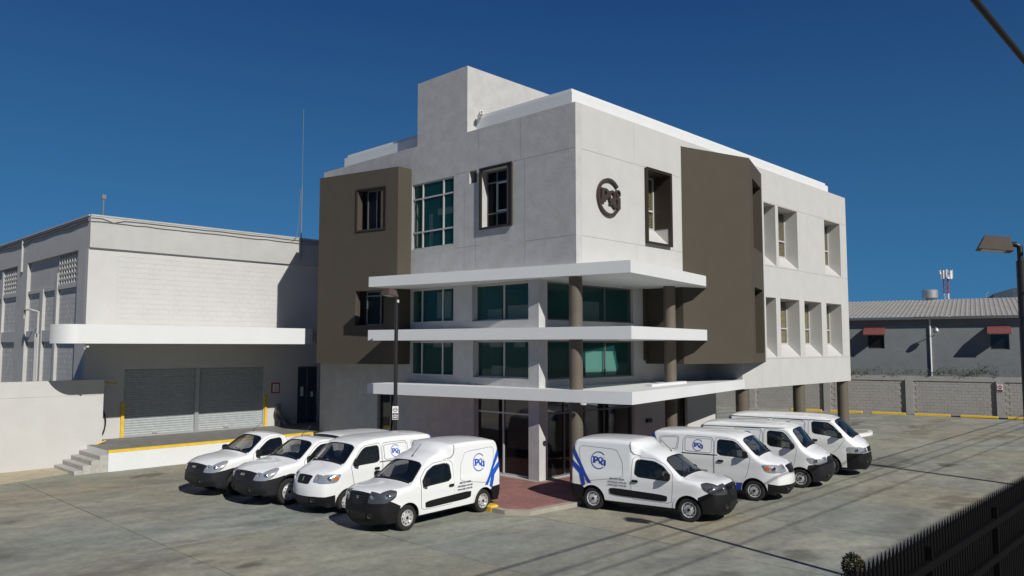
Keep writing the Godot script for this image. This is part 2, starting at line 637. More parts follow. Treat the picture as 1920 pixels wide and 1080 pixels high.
func extrude_on(mb: MB, w: Wall, poly: PackedVector2Array, d0: float, d1: float) -> void:
	var t := Geometry2D.triangulate_polygon(poly)
	for i in range(0, t.size(), 3):
		var a := poly[t[i]]; var b := poly[t[i + 1]]; var c := poly[t[i + 2]]
		mb.tri(w.p(a.x, a.y, d1), w.p(b.x, b.y, d1), w.p(c.x, c.y, d1), w.n)
	for i in poly.size():
		var a := poly[i]; var b := poly[(i + 1) % poly.size()]
		var q := (b - a).normalized()
		var nn := (w.u * q.y - Y * q.x) * (-1.0 if Geometry2D.is_polygon_clockwise(poly) else 1.0)
		mb.quad(w.p(a.x, a.y, d0), w.p(b.x, b.y, d0), w.p(b.x, b.y, d1), w.p(a.x, a.y, d1), nn)


func deep_window(parent: Node, w: Wall, a0: float, a1: float, h0: float, h1: float, gl: float) -> void:
	# opening 0.6 m deep with a sill that rises inward and a narrow window in its far left half
	var mb := MB.new()
	var hs := h0 + 0.58
	mb.quad(w.p(a0 + 0.003, h0 + 0.004, 0.002), w.p(a1 - 0.003, h0 + 0.004, 0.002), w.p(a1 - 0.003, hs, 0.6), w.p(a0 + 0.003, hs, 0.6), (w.n * 0.7 + Y * 0.7).normalized())
	part("sill", mb, M.white_wall, parent)
	var back := MB.new()
	bar(back, w, a0 + 0.003, a1 - 0.003, h0, hs, 0.6, 0.7)
	if gl < a1 - a0 - 0.01:
		bar(back, w, a0 + gl, a1 - 0.003, hs, h1, 0.6, 0.7)
	part("recess_back", back, M.white_wall, parent)
	var win := window(parent, w, a0, a0 + gl, hs, h1, 0.6, [], [hs + (h1 - hs) * 0.36], M.alu, M.pane_clear, 0.07)
	blinds(win, w, a0 + 0.07, a0 + gl - 0.07, hs + 0.05, h1 - 0.08, 0.68)


func build_office() -> void:
	var b := thing("office_building", "three storey white and brown office building with white canopy slabs in the yard", "building")
	var WL := Wall.new(Vector3.ZERO, Vector3(0, 0, -1), Vector3(-1, 0, 0))
	var WR := Wall.new(Vector3.ZERO, Vector3(1, 0, 0), Vector3(0, 0, 1))
	var WC := Wall.new(Vector3(0, 0, -1.587), Vector3(1, 0, 0), Vector3(0, 0, 1))
	# left wall
	var holes := [[-1.0, 1.587, -1.0, 6.75], [5.77, 8.2, 8.14, 10.7], [2.84, 4.27, 8.61, 10.63], [4.55, 4.94, 10.27, 10.73],
		[2.05, 4.78, 5.31, 6.59], [5.74, 8.17, 5.31, 6.59], [2.05, 4.72, 3.35, 4.62], [5.74, 8.17, 3.35, 4.62], [2.05, 4.66, 0.12, 2.7], [9.2, 10.3, 0.12, 2.6]]
	var lw := part("wall", wall_mesh(WL, 0.0, 14.5, 0.0, 12.2, 0.3, holes), M.rough_wall, b)
	lw.set_meta("label", "grey left wall with rough plaster, in grazing light")
	# right wall and the mass on columns
	var rholes := [[-1.0, 10.65, -1.0, 6.75], [9.7, 12.62, 4.0, 11.5], [3.87, 5.3, 8.1, 10.64], [14.3, 16.29, 7.98, 10.72], [12.9, 14.02, 7.98, 10.72], [19.42, 21.4, 7.98, 10.72],
		[12.9, 13.88, 3.95, 6.57], [14.3, 16.28, 3.95, 6.57], [16.83, 18.79, 3.95, 6.57], [19.38, 21.3, 3.95, 6.57]]
	part("wall", wall_mesh(WR, 0.3, 22.25, 2.68, 12.2, 0.75, rholes), M.white_wall, b)
	part("wall", wall_mesh(WC, 0.3, 11.31, 0.0, 6.75, 0.25, [[0.423, 5.3, 5.3, 6.58], [0.423, 5.3, 3.33, 4.62], [0.423, 5.3, 0.12, 2.7], [7.4, 9.0, 0.12, 2.66], [10.65, 12.0, 2.69, 7.0]]), M.white_wall, b)
	box_part("wall", Vector3(10.65, 2.68, -1.83), Vector3(10.95, 6.75, -0.75), M.white_wall, b)
	box_part("wall", Vector3(21.95, 2.68, -14.5), Vector3(22.25, 12.2, -0.75), M.white_wall, b)
	box_part("wall", Vector3(0.3, 0, -14.5), Vector3(21.95, 12.2, -14.2), M.white_wall, b)
	box_part("wall", Vector3(11.06, 0, -14.2), Vector3(11.31, 2.68, -1.837), M.white_wall, b)
	box_part("soffit", Vector3(10.95, 2.68, -14.2), Vector3(21.95, 2.95, -0.75), M.white_wall, b)
	box_part("soffit", Vector3(0.3, 6.72, -1.587), Vector3(10.65, 6.98, -0.75), M.white_wall, b)
	box_part("roof", Vector3(0.3, 11.8, -14.2), Vector3(21.95, 12.0, -0.75), M.roof_grey, b)
	# rooms behind the glass
	for y in [2.82, 6.62]:
		box_part("floor", Vector3(0.3, y, -14.2), Vector3(10.95, y + 0.25, -1.837), M.interior, b)
	box_part("floor", Vector3(10.95, 6.9, -14.2), Vector3(21.95, 7.1, -0.75), M.interior, b)
	box_part("partition", Vector3(5.9, 0.1, -14.2), Vector3(6.05, 11.8, -1.84), M.interior, b)
	box_part("partition", Vector3(0.3, 2.9, -5.3), Vector3(5.9, 11.8, -5.2), M.interior, b)
	box_part("partition", Vector3(0.3, 0.1, -9.0), Vector3(5.9, 2.8, -8.9), M.interior, b)
	for k in [[3.3, 5.3, 4.6, 6.1]]:  # pale panels added behind the glass to show as its lighter patches
		box_part("office_screen", Vector3(k[0], k[1], -2.7), Vector3(k[2], k[3], -2.66), M.interior_light, b)
	for k in [[-7.4, 5.5, -6.6, 6.5], [-6.3, 5.7, -5.8, 5.95], [-4.6, 5.33, -3.9, 5.75], [-3.6, 5.33, -2.1, 5.85], [-7.6, 4.4, -6.6, 4.6], [-6.3, 4.42, -5.8, 4.6], [-4.5, 4.4, -3.8, 4.6], [-4.4, 3.37, -3.7, 3.75], [-3.3, 4.4, -2.8, 4.6], [-2.5, 3.37, -2.1, 3.7], [-7.9, 8.2, -7.7, 9.6], [-7.4, 9.5, -6.5, 9.75]]:
		box_part("office_screen", Vector3(0.62, k[1], k[0]), Vector3(0.66, k[3], k[2]), M.interior_light, b)
	box_part("roller_blind", Vector3(2.75, 3.36, -1.86), Vector3(4.55, 4.25, -1.85), M.mint_blind, b)
	# parapet and stair head
	var px0 := 0.44; var px1 := 21.31; var pz0 := -13.57; var pz1 := -0.5
	for r in [[px0, pz0, px1, pz0 + 0.16], [px0, pz1 - 0.16, px1, pz1], [px0, pz0 + 0.16, px0 + 0.16, pz1 - 0.16], [px1 - 0.16, pz0 + 0.16, px1, pz1 - 0.16]]:
		box_part("parapet", Vector3(r[0], 12.0, r[1]), Vector3(r[2], 12.76, r[3]), M.slab_white, b)
	var cp := MB.new()
	for r in [[px0 + 0.1, pz1 - 0.3, px1 - 0.1, pz1 - 0.1], [px0 + 0.1, pz0 + 0.1, px1 - 0.1, pz0 + 0.3], [px0 + 0.1, pz0 + 0.3, px0 + 0.3, pz1 - 0.3], [px1 - 0.3, pz0 + 0.3, px1 - 0.1, pz1 - 0.3]]:
		cp.box(Vector3(r[0], 12.7, r[1]), Vector3(r[2], 12.9, r[3]))
	part("coping", cp, M.slab_white, b)
	box_part("roof_stair_head", Vector3(0.002, 12.2, -7.92), Vector3(6.5, 14.68, -5.065), M.rough_wall, b)
	# three canopy slabs, turned ten degrees to the walls
	var K := Vector2(0.22, 1.9)
	var L := Vector2(-1.86, -8.39)
	for s in [[6.624, 7.0, Vector2(6.5, 0.8), [Vector2(6.1, -1.7)]], [4.645, 5.03, Vector2(6.52, 0.79), [Vector2(6.1, -1.7), Vector2(4.2, -1.7), Vector2(4.2, 0.3), Vector2(2.1, 0.3), Vector2(2.1, -1.7)]]]:
		var mb := MB.new()
		mb.prism(PackedVector2Array([K, s[2], Vector2(7.36, 0.31), Vector2(6.28, -0.05)] + s[3] + [Vector2(0.1, -1.7), Vector2(0.1, L.y), L]), s[0], s[1])
		part("canopy_slab", mb, M.slab_white, b)
	var ls := MB.new()
	ls.prism(PackedVector2Array([K, Vector2(10.75, 0.035), Vector2(10.75, -1.7), Vector2(0.1, -1.7), Vector2(0.1, L.y), L]), 2.708, 3.08)
	part("canopy_slab", ls, M.slab_white, b)
	var lip := MB.new()  # raised kerb along the lowest slab's right half
	lip.prism(PackedVector2Array([Vector2(3.2, 0.6), Vector2(6.2, 0.1), Vector2(6.2, -0.15), Vector2(3.2, 0.35)]), 3.08, 3.16)
	part("canopy_upstand", lip, M.slab_white, b)
	# brown block on the left wall
	var BL := Wall.new(Vector3(-0.652, 0, -8.255), Vector3(-0.935, 0, -4.029), Vector3(-4.029, 0, 0.935))
	part("brown_block", wall_mesh(BL, 0.0, 4.136, 3.75, 11.35, 0.28, [[0.64, 2.05, 9.02, 10.6], [0.64, 2.1, 5.25, 6.6]]), M.brown, b)
	var sides := MB.new()
	var q := [Vector2(-0.652, -8.255), Vector2(-1.587, -12.284), Vector2(-0.14, -14.49), Vector2(0.0, -14.49), Vector2(0.0, -8.255)]
	for h in [[3.75, Vector3.DOWN], [11.35, Vector3.UP]]:
		sides.face([Vector3(q[0].x + 0.002, h[0], q[0].y), Vector3(q[1].x + 0.002, h[0], q[1].y), Vector3(q[2].x, h[0], q[2].y), Vector3(q[3].x, h[0], q[3].y), Vector3(q[4].x, h[0], q[4].y)], h[1])
	sides.face([Vector3(q[0].x, 3.75, q[0].y), Vector3(0.0, 3.75, q[4].y), Vector3(0.0, 11.35, q[4].y), Vector3(q[0].x, 11.35, q[0].y)], Vector3(0, 0, 1))
	sides.face([Vector3(q[1].x, 3.75, q[1].y), Vector3(q[2].x, 3.75, q[2].y), Vector3(q[2].x, 11.35, q[2].y), Vector3(q[1].x, 11.35, q[1].y)], Vector3(-1, 0, -0.4))
	sides.face([Vector3(q[2].x, 3.75, q[2].y), Vector3(0.0, 3.75, q[3].y), Vector3(0.0, 11.35, q[3].y), Vector3(q[2].x, 11.35, q[2].y)], Vector3(0, 0, -1))
	part("brown_block_side", sides, M.brown, b)
	box_frame(b, BL, 0.6, 2.1, 8.97, 10.64, 0.025, 0.035, M.bronze)
	var fin := MB.new()
	bar(fin, BL, 0.62, 0.9, 9.03, 10.6, 0.05, 0.12)
	part("window_shutter", fin, M.brown, b)
	window(b, BL, 0.64, 1.75, 9.02, 10.6, 0.24, [1.25], [], M.alu_dark, M.pane_black)
	window(b, BL, 0.64, 1.72, 5.25, 6.6, 0.24, [0.98], [6.4], M.alu_dark, M.pane_black)
	# brown wedge on the right wall
	var A := Vector3(6.22, 0, 0.002); var B := Vector3(9.684, 0, 0.988); var C := Vector3(12.75, 0, 0.002)
	var W1 := Wall.new(A, B - A, Vector3(-(B - A).z, 0, (B - A).x))
	var W2 := Wall.new(B, C - B, Vector3(-(C - B).z, 0, (C - B).x))
	part("brown_wedge", wall_mesh(W1, 0.0, (B - A).length(), 3.78, 11.93, 0.02, []), M.brown, b)
	part("brown_wedge", wall_mesh(W2, 0.0, (C - B).length(), 3.78, 11.93, 0.02, [[0.72, 2.98, 8.42, 11.26], [0.66, 2.88, 4.15, 6.82]]), M.brown, b)
	var wc := MB.new()
	wc.prism(PackedVector2Array([Vector2(6.1, -1.586), Vector2(6.2, 0.0), Vector2(9.6, 0.93), Vector2(9.75, 0.93), Vector2(12.6, 0.0), Vector2(10.64, 0.0), Vector2(10.64, -1.586)]), 11.91, 11.932)
	part("brown_wedge_top", wc, M.brown, b)
	wc = MB.new()
	wc.prism(PackedVector2Array([Vector2(6.1, -1.586), Vector2(6.2, 0.0), Vector2(9.6, 0.93), Vector2(9.75, 0.93), Vector2(12.6, 0.0), Vector2(10.64, 0.0), Vector2(10.64, -1.586)]), 3.778, 3.8)
	wc.face([Vector3(6.1, 3.8, -1.587), Vector3(6.22, 3.8, 0), Vector3(6.22, 6.9, 0), Vector3(6.1, 6.9, -1.587)], Vector3(-1, 0, 0))
	part("brown_wedge_side", wc, M.brown, b)
	for k in [[0.72, 2.98, 8.42, 11.26], [0.66, 2.88, 4.15, 6.82]]:
		var rv := MB.new()
		bar(rv, W2, k[0] - 0.02, k[1] + 0.02, k[2] - 0.02, k[3] + 0.02, 0.4, 0.42)
		bar(rv, W2, k[0] - 0.02, k[0], k[2], k[3], 0.021, 0.4)
		bar(rv, W2, k[1], k[1] + 0.02, k[2], k[3], 0.021, 0.4)
		bar(rv, W2, k[0] - 0.02, k[1] + 0.02, k[3], k[3] + 0.02, 0.021, 0.4)
		bar(rv, W2, k[0] - 0.02, k[1] + 0.02, k[2] - 0.02, k[2], 0.021, 0.4)
		part("wedge_recess", rv, M.brown, b)
		window(b, W2, k[0] + 0.02, k[1] - 0.6, k[2] + 0.4, k[3] - 0.01, 0.32, [], [k[2] + 1.2], M.alu_dark, M.pane_black)
	# brown paint on the set-back wall beside the wedge
	box_part("brown_panel", Vector3(5.93, 3.9, -1.586), Vector3(6.1, 6.62, -1.5), M.brown, b)
	# columns
	for c in [[0.2, -0.2, 6.63, 0.215], [5.6, -0.2, 6.63, 0.215], [11.2, -0.32, 2.69, 0.27], [16.7, -0.32, 2.69, 0.27], [21.93, -0.32, 2.69, 0.27], [11.9, -6.5, 2.69, 0.27], [18.6, -6.5, 2.69, 0.27]]:
		var mb := MB.new()
		mb.lathe([Vector2(c[3], 0.0), Vector2(c[3], c[2])], Vector3(c[0], 0, c[1]), Y, 32)
		part("column", mb, M.brown_column, b)
	# windows of the left wall
	window(b, WL, 5.77, 8.2, 8.14, 10.7, 0.025, [6.38, 7.58], [8.8, 10.1], M.alu, M.pane, 0.055)
	window(b, WL, 5.74, 8.17, 5.31, 6.59, 0.025, [6.37, 7.56], [], M.alu, M.pane, 0.05)
	window(b, WL, 5.74, 8.17, 3.35, 4.62, 0.025, [6.37, 7.56], [], M.alu, M.pane, 0.05)
	window(b, WL, 2.05, 4.78, 5.31, 6.59, 0.2, [3.36], [], M.alu, M.pane, 0.05)
	window(b, WL, 2.05, 4.72, 3.35, 4.62, 0.2, [3.36], [], M.alu, M.pane, 0.05)
	window(b, WL, 2.05, 4.66, 0.12, 2.7, 0.15, [3.35], [2.18], M.alu, M.pane_dark, 0.05)
	window(b, WC, 0.423, 5.3, 5.3, 6.58, 0.12, [2.08, 3.69], [], M.alu_dark, M.pane, 0.05)
	window(b, WC, 0.423, 5.3, 3.33, 4.62, 0.12, [2.08, 3.69], [], M.alu_dark, M.pane, 0.05)
	window(b, WC, 0.423, 5.3, 0.12, 2.7, 0.12, [1.4, 2.5, 3.6], [2.2], M.alu_dark, M.pane_dark, 0.05)
	window(b, WC, 7.4, 9.0, 0.12, 2.66, 0.12, [8.2], [], M.bronze, M.pane_dark, 0.06)
	var dw := window(b, WL, 9.2, 10.3, 0.12, 2.6, 0.12, [9.58], [], M.alu_dark, M.pane_dark, 0.06)
	dw.name = "door"
	tube_part("door_pull", [Vector3(1.9, 1.25, -1.52), Vector3(2.6, 1.25, -1.5)], 0.02, M.chrome, b)
	# framed windows near the corner
	box_frame(b, WL, 2.77, 4.33, 8.54, 10.7, 0.07, 0.06, M.bronze)
	var fs := MB.new()
	bar(fs, WL, 2.84, 3.0, 8.61, 10.63, -0.05, 0.03)
	part("window_shutter", fs, M.brown, b)
	var w2 := window(b, WL, 2.85, 4.26, 8.62, 10.62, 0.24, [3.1, 3.75], [9.1, 10.2], M.alu_dark, M.pane_black, 0.05)
	var cas := MB.new()
	for r in [[3.13, 3.18, 9.13, 10.17], [3.67, 3.72, 9.13, 10.17], [3.18, 3.67, 9.13, 9.18], [3.18, 3.67, 10.12, 10.17]]:
		bar(cas, WL, r[0], r[1], r[2], r[3], 0.17, 0.24)
	part("casement", cas, M.alu, w2)
	box_frame(b, WR, 3.8, 5.36, 8.03, 10.7, 0.12, 0.07, M.bronze)
	deep_window(b, WR, 3.87, 5.3, 8.1, 10.64, 1.43)
	var li := MB.new()
	bar(li, WR, 5.285, 5.297, 8.7, 10.62, 0.004, 0.59)
	bar(li, WR, 3.875, 5.284, 10.625, 10.637, 0.004, 0.59)
	part("reveal_lining", li, M.bronze, b)
	for k in rholes.slice(3):
		deep_window(b, WR, k[0], k[1], k[2], k[3], k[1] - k[0])
	# expansion joints in the plaster
	var jm := plain(lin(0.2, 0.2, 0.2), 0.9)
	for a in [[WR, 0.3, 10.73, 6.2, 10.73], [WR, 0.3, 7.93, 6.2, 7.93], [WR, 12.8, 10.755, 22.24, 10.755], [WR, 12.8, 7.94, 22.24, 7.94], [WR, 12.8, 3.9, 22.24, 3.9],
		[WR, 3.3, 7.0, 3.3, 7.9], [WR, 5.6, 7.95, 5.6, 10.7], [WR, 3.2, 10.75, 3.2, 12.18], [WR, 12.4, 2.7, 12.4, 3.7], [WR, 14.1, 2.7, 14.1, 3.88],
		[WL, 0.02, 10.73, 2.7, 10.73], [WL, 5.0, 10.73, 5.7, 10.73], [WL, 0.02, 7.93, 2.2, 7.93], [WL, 4.5, 8.0, 5.7, 8.0],
		[WL, 2.2, 7.0, 2.2, 10.7], [WL, 2.4, 10.76, 2.4, 12.15], [WL, 4.45, 10.76, 4.45, 12.15], [WL, 4.6, 7.0, 4.6, 8.45], [WL, 5.2, 7.0, 5.2, 10.2]]:
		var j := MB.new()
		joint(j, a[0], a[1], a[2], a[3], a[4], 0.011 if a[2] == a[4] else 0.008)
		part("wall_joint", j, jm, b)
	logo_parts(WR, 1.66, 9.34, 0.63, M.logo_brown, b)
	var dk := MB.new()
	bar(dk, WC, 6.03, 6.32, 1.56, 1.7, -0.1, 0.0)
	part("wall_light", dk, M.black, b)
	var cd := MB.new()  # round downlight under the lowest slab
	cd.lathe([Vector2(0.0, -0.05), Vector2(0.1, -0.05), Vector2(0.1, 0.0)], Vector3(-0.2, 2.707, 0.4), Y, 16)
	part("downlight", cd, M.lamp_glass, b)
	# roof camera
	var cam := MB.new()
	cam.box(Vector3(0.5, 12.72, -5.05), Vector3(0.62, 12.88, -4.95))
	cam.obox(Vector3(0.35, 12.85, -4.75), Vector3(0.06, 0.06, 0.2), Basis(Y, -0.5) * Basis(Vector3.RIGHT, -0.25))
	var cc := thing("security_camera", "white security camera on the roof, at the foot of the stair head", "camera", Vector3.ZERO)
	part("housing", cam, M.white_paint, cc)
	var le := MB.new()
	le.lathe([Vector2(0.0, 0.015), Vector2(0.045, 0.015), Vector2(0.045, 0.0)], Vector3(0.35, 12.85, -4.75) + (Basis(Y, -0.5) * Basis(Vector3.RIGHT, -0.25)) * Vector3(0, 0, 0.2), (Basis(Y, -0.5) * Basis(Vector3.RIGHT, -0.25)) * Vector3(0, 0, 1), 14)
	part("lens", le, M.black, cc)


# ---------- ground ----------
func concrete_image() -> ImageTexture:
	var N := 1024
	var layers := []
	for k in [[11, 0.006, 5], [12, 0.02, 4], [13, 0.11, 3]]:
		var f := FastNoiseLite.new()
		f.seed = k[0]
		f.frequency = k[1]
		f.fractal_octaves = k[2]
		layers.append(f.get_seamless_image(N, N).get_data())
	var f2 := FastNoiseLite.new()
	f2.seed = 5
	f2.frequency = 0.012
	f2.fractal_octaves = 3
	f2.domain_warp_enabled = true
	var streak: PackedByteArray = f2.get_seamless_image(N, N).get_data()
	var a: PackedByteArray = layers[0]
	var b: PackedByteArray = layers[1]
	var c: PackedByteArray = layers[2]
	var out := PackedByteArray()
	out.resize(N * N * 3)
	for i in N * N:
		var t := 0.92 + (a[i] - 128) * 0.0005 + (b[i] - 128) * 0.00035 + (c[i] - 128) * 0.0004
		var s := clampf((streak[i] - 178) / 50.0, 0.0, 1.0) * (0.4 + b[i] / 255.0)
		t *= 1.0 - 0.05 * s
		var warm := (a[(i + 7919) % (N * N)] - 128) * 0.0003
		out[i * 3] = clampi(int(164 * (t + warm)), 0, 255)
		out[i * 3 + 1] = clampi(int(164 * t), 0, 255)
		out[i * 3 + 2] = clampi(int(151 * (t - warm)), 0, 255)
	var im := Image.create_from_data(N, N, false, Image.FORMAT_RGB8, out)
	# oil spots, damp stains and tyre smears: [x, z, radius along x, along z, strength]
	var rng := RandomNumberGenerator.new()
	rng.seed = 21
	var spots := [[-10.9, 0.3, 0.45, 0.22, 0.35], [-11.6, -0.6, 0.3, 0.2, 0.2], [-12.2, 1.0, 1.3, 0.5, 0.18], [-13.6, -1.2, 1.4, 0.35, 0.16], [-16.0, -4.0, 1.6, 0.3, 0.2],
		[-9.3, -3.2, 0.8, 0.25, 0.15], [-7.9, -12.6, 0.6, 0.4, 0.35], [-2.4, 8.0, 0.4, 0.3, 0.25], [6.5, 8.6, 1.2, 0.5, 0.2], [13.0, 4.6, 1.6, 0.7, 0.3], [13.9, 6.5, 0.6, 0.3, 0.35],
		[26.0, -2.0, 3.0, 0.4, 0.3], [29.0, 1.5, 2.5, 0.5, 0.25], [24.0, 2.5, 3.0, 0.6, 0.2], [-5.0, 7.8, 0.5, 0.4, 0.25], [2.2, 8.6, 1.6, 0.6, 0.15], [-15.0, -8.0, 2.0, 0.5, 0.16]]
	for k in 60:
		spots.append([rng.randf_range(-20, 36), rng.randf_range(-12, 12), rng.randf_range(0.08, 0.5), rng.randf_range(0.05, 0.25), rng.randf_range(0.05, 0.2)])
	for sp in spots:
		var rx: float = sp[2] * N / 64.0
		var rz: float = sp[3] * N / 64.0
		var cx: float = (sp[0] / 64.0 + 0.5) * N
		var cz: float = (sp[1] / 64.0 + 0.5) * N
		for jx in range(int(cx - rx * 1.6), int(cx + rx * 1.6) + 1):
			for jz in range(int(cz - rz * 1.6), int(cz + rz * 1.6) + 1):
				var q := posmod(jz, N) * N + posmod(jx, N)
				var d := Vector2((jx - cx) / maxf(rx, 0.6), (jz - cz) / maxf(rz, 0.6)).length() + (b[q] - 128) / 130.0 + (c[q] - 128) / 300.0
				var s: float = 0.75 * sp[4] * clampf((1.15 - d) * 1.6, 0.0, 1.0)
				if s > 0.0:
					var col := im.get_pixel(posmod(jx, N), posmod(jz, N))
					im.set_pixel(posmod(jx, N), posmod(jz, N), Color(col.r * (1 - s * 0.9), col.g * (1 - s * 0.95), col.b * (1 - s)))
	return ImageTexture.create_from_image(im)


func build_ground() -> void:
	var tex := concrete_image()
	var mats := []
	for k in [Color(1, 1, 1), Color(0.97, 0.975, 0.97), Color(1, 0.985, 0.955), Color(0.955, 0.96, 0.965)]:
		var m := plain(k, 0.88)
		m.albedo_texture = tex
		m.uv1_triplanar = true
		m.uv1_world_triplanar = true
		m.uv1_scale = Vector3.ONE / 64.0
		m.uv1_offset = Vector3.ONE * 0.5
		m.detail_enabled = true
		m.detail_blend_mode = BaseMaterial3D.BLEND_MODE_MUL
		m.detail_uv_layer = BaseMaterial3D.DETAIL_UV_2
		m.detail_albedo = M.ground_fine
		m.uv2_triplanar = true
		m.uv2_world_triplanar = true
		m.uv2_scale = Vector3.ONE * 0.31
		m.normal_enabled = true
		m.normal_texture = M.ground_bump
		m.normal_scale = 0.5
		mats.append(m)
	M.concrete = mats
	var g := structure("ground")
	var base := MB.new()
	base.face([Vector3(-4000, -0.1, -4000), Vector3(4000, -0.1, -4000), Vector3(4000, -0.1, 4000), Vector3(-4000, -0.1, 4000)], Y)
	part("earth", base, worn(lin(0.2, 0.18, 0.15), 0.2, 30.0, 0.95, 0.0, 41), g)
	var xs := []
	var x := -11.45 - 3.975 * 5
	while x < 38:
		xs.append(x)
		x += 3.975
	var zs := []
	var z := 5.7 - 4.0 * 9
	while z < 14:
		zs.append(z)
		z += 4.0
	zs[-1] = 13.1
	var rng := RandomNumberGenerator.new()
	rng.seed = 3
	for i in xs.size() - 1:
		for k in zs.size() - 1:
			var mb := MB.new()
			var gp := 0.011
			var p := PackedVector2Array()
			# slightly uneven joint edges
			p.append(Vector2(xs[i] + gp, zs[k] + gp)); p.append(Vector2(xs[i + 1] - gp, zs[k] + gp))
			p.append(Vector2(xs[i + 1] - gp, zs[k + 1] - gp)); p.append(Vector2(xs[i] + gp, zs[k + 1] - gp))
			mb.prism(p, -0.09, rng.randf_range(-0.0025, 0.0025))
			part("concrete_slab", mb, mats[(rng.randi() % 4)], g)
	# raised beige pavement in front of the yard wall
	var pv := structure("pavement")
	var pm := MB.new()
	pm.prism(PackedVector2Array([Vector2(-30, -16.5), Vector2(-9.75, -16.5), Vector2(-9.75, -14.9), Vector2(-12.0, -14.0), Vector2(-30, -13.4)]), 0.004, 0.035)
	part("pavement_slab", pm, worn(lin(0.44, 0.385, 0.27), 0.14, 2.5, 0.92, 3.0, 43), pv)
	# entrance pavement of red tiles with a concrete kerb
	var en := structure("entrance_pavement")
	var kb := MB.new()
	var o := PackedVector2Array([Vector2(-3.95, -8.0), Vector2(-3.95, 0.75), Vector2(-3.55, 1.3), Vector2(-2.0, 1.42), Vector2(-0.6, 1.5), Vector2(11.2, 0.6), Vector2(11.2, -1.587), Vector2(0, -1.587), Vector2(0, -8.0)])
	kb.prism(o, -0.02, 0.115)
	part("kerb", kb, M.kerb, en)
	var inner := Geometry2D.offset_polygon(o, -0.2)[0]
	var shared := {}
	var count := 0
	for i in 30:
		for k in 26:
			var c := Vector2(-3.8 + i * 0.5, -7.8 + k * 0.4 + (0.0))
			var rect := PackedVector2Array([c, c + Vector2(0.492, 0), c + Vector2(0.492, 0.392), c + Vector2(0, 0.392)])
			for piece in Geometry2D.intersect_polygons(rect, inner):
				if count > 280 or c.y < -6.5 and c.x > -0.5: continue
				var mb := MB.new()
				mb.prism(piece, 0.1, 0.124 + rng.randf_range(0, 0.004))
				part("paving_tile", mb, M.tile[rng.randi() % 4], en)
				count += 1
	# white kerb of a small island behind the far van
	var isl := structure("kerb_island")
	var im := MB.new()
	im.prism(ellipse(Vector2(21.6, 0.3), 1.5, 0.75), 0.004, 0.16)
	part("kerb", im, M.white_paint, isl)
	var il := MB.new()
	il.prism(ellipse(Vector2(21.6, 0.3), 1.3, 0.55), 0.1, 0.165)
	part("island_fill", il, M.kerb, isl)


func ellipse(c: Vector2, a: float, b: float, seg := 24) -> PackedVector2Array:
	var p := PackedVector2Array()
	for i in seg:
		p.append(c + Vector2(cos(TAU * i / seg) * a, sin(TAU * i / seg) * b))
	return p


func blocks(parent: Node, w: Wall, a0: float, a1: float, h0: float, h1: float, bl: float, bh: float, proud: float, m: Material, limit: int, sd: int, called := "wall_block") -> void:
	# running-bond blocks; the first «limit» as pieces of their own, the rest joined
	var rng := RandomNumberGenerator.new()
	rng.seed = sd
	var rest := MB.new()
	var shapes := []
	var n := 0
	var row := 0
	var h := h0
	var cells := []
	while h < h1 - 0.02:
		var a := a0 - (bl * 0.5 if row % 2 else 0.0)
		while a < a1 - 0.02:
			cells.append([maxf(a, a0), minf(a + bl, a1), h, minf(h + bh, h1)])
			a += bl
		h += bh
		row += 1
	var g := 0.004
	for c in cells:
		if c[1] - c[0] < 0.04: continue
		var mb := MB.new() if n < limit else rest
		var d := proud + rng.randf_range(-0.002, 0.002)
		bar(mb, w, c[0] + g, c[1] - g, c[2] + g, c[3] - g, -d, 0.0)
		if n < limit:
			part(called, mb, m, parent)
		n += 1
	if rest.v.size():
		stuff(part("wall_blocks", rest, m, parent))


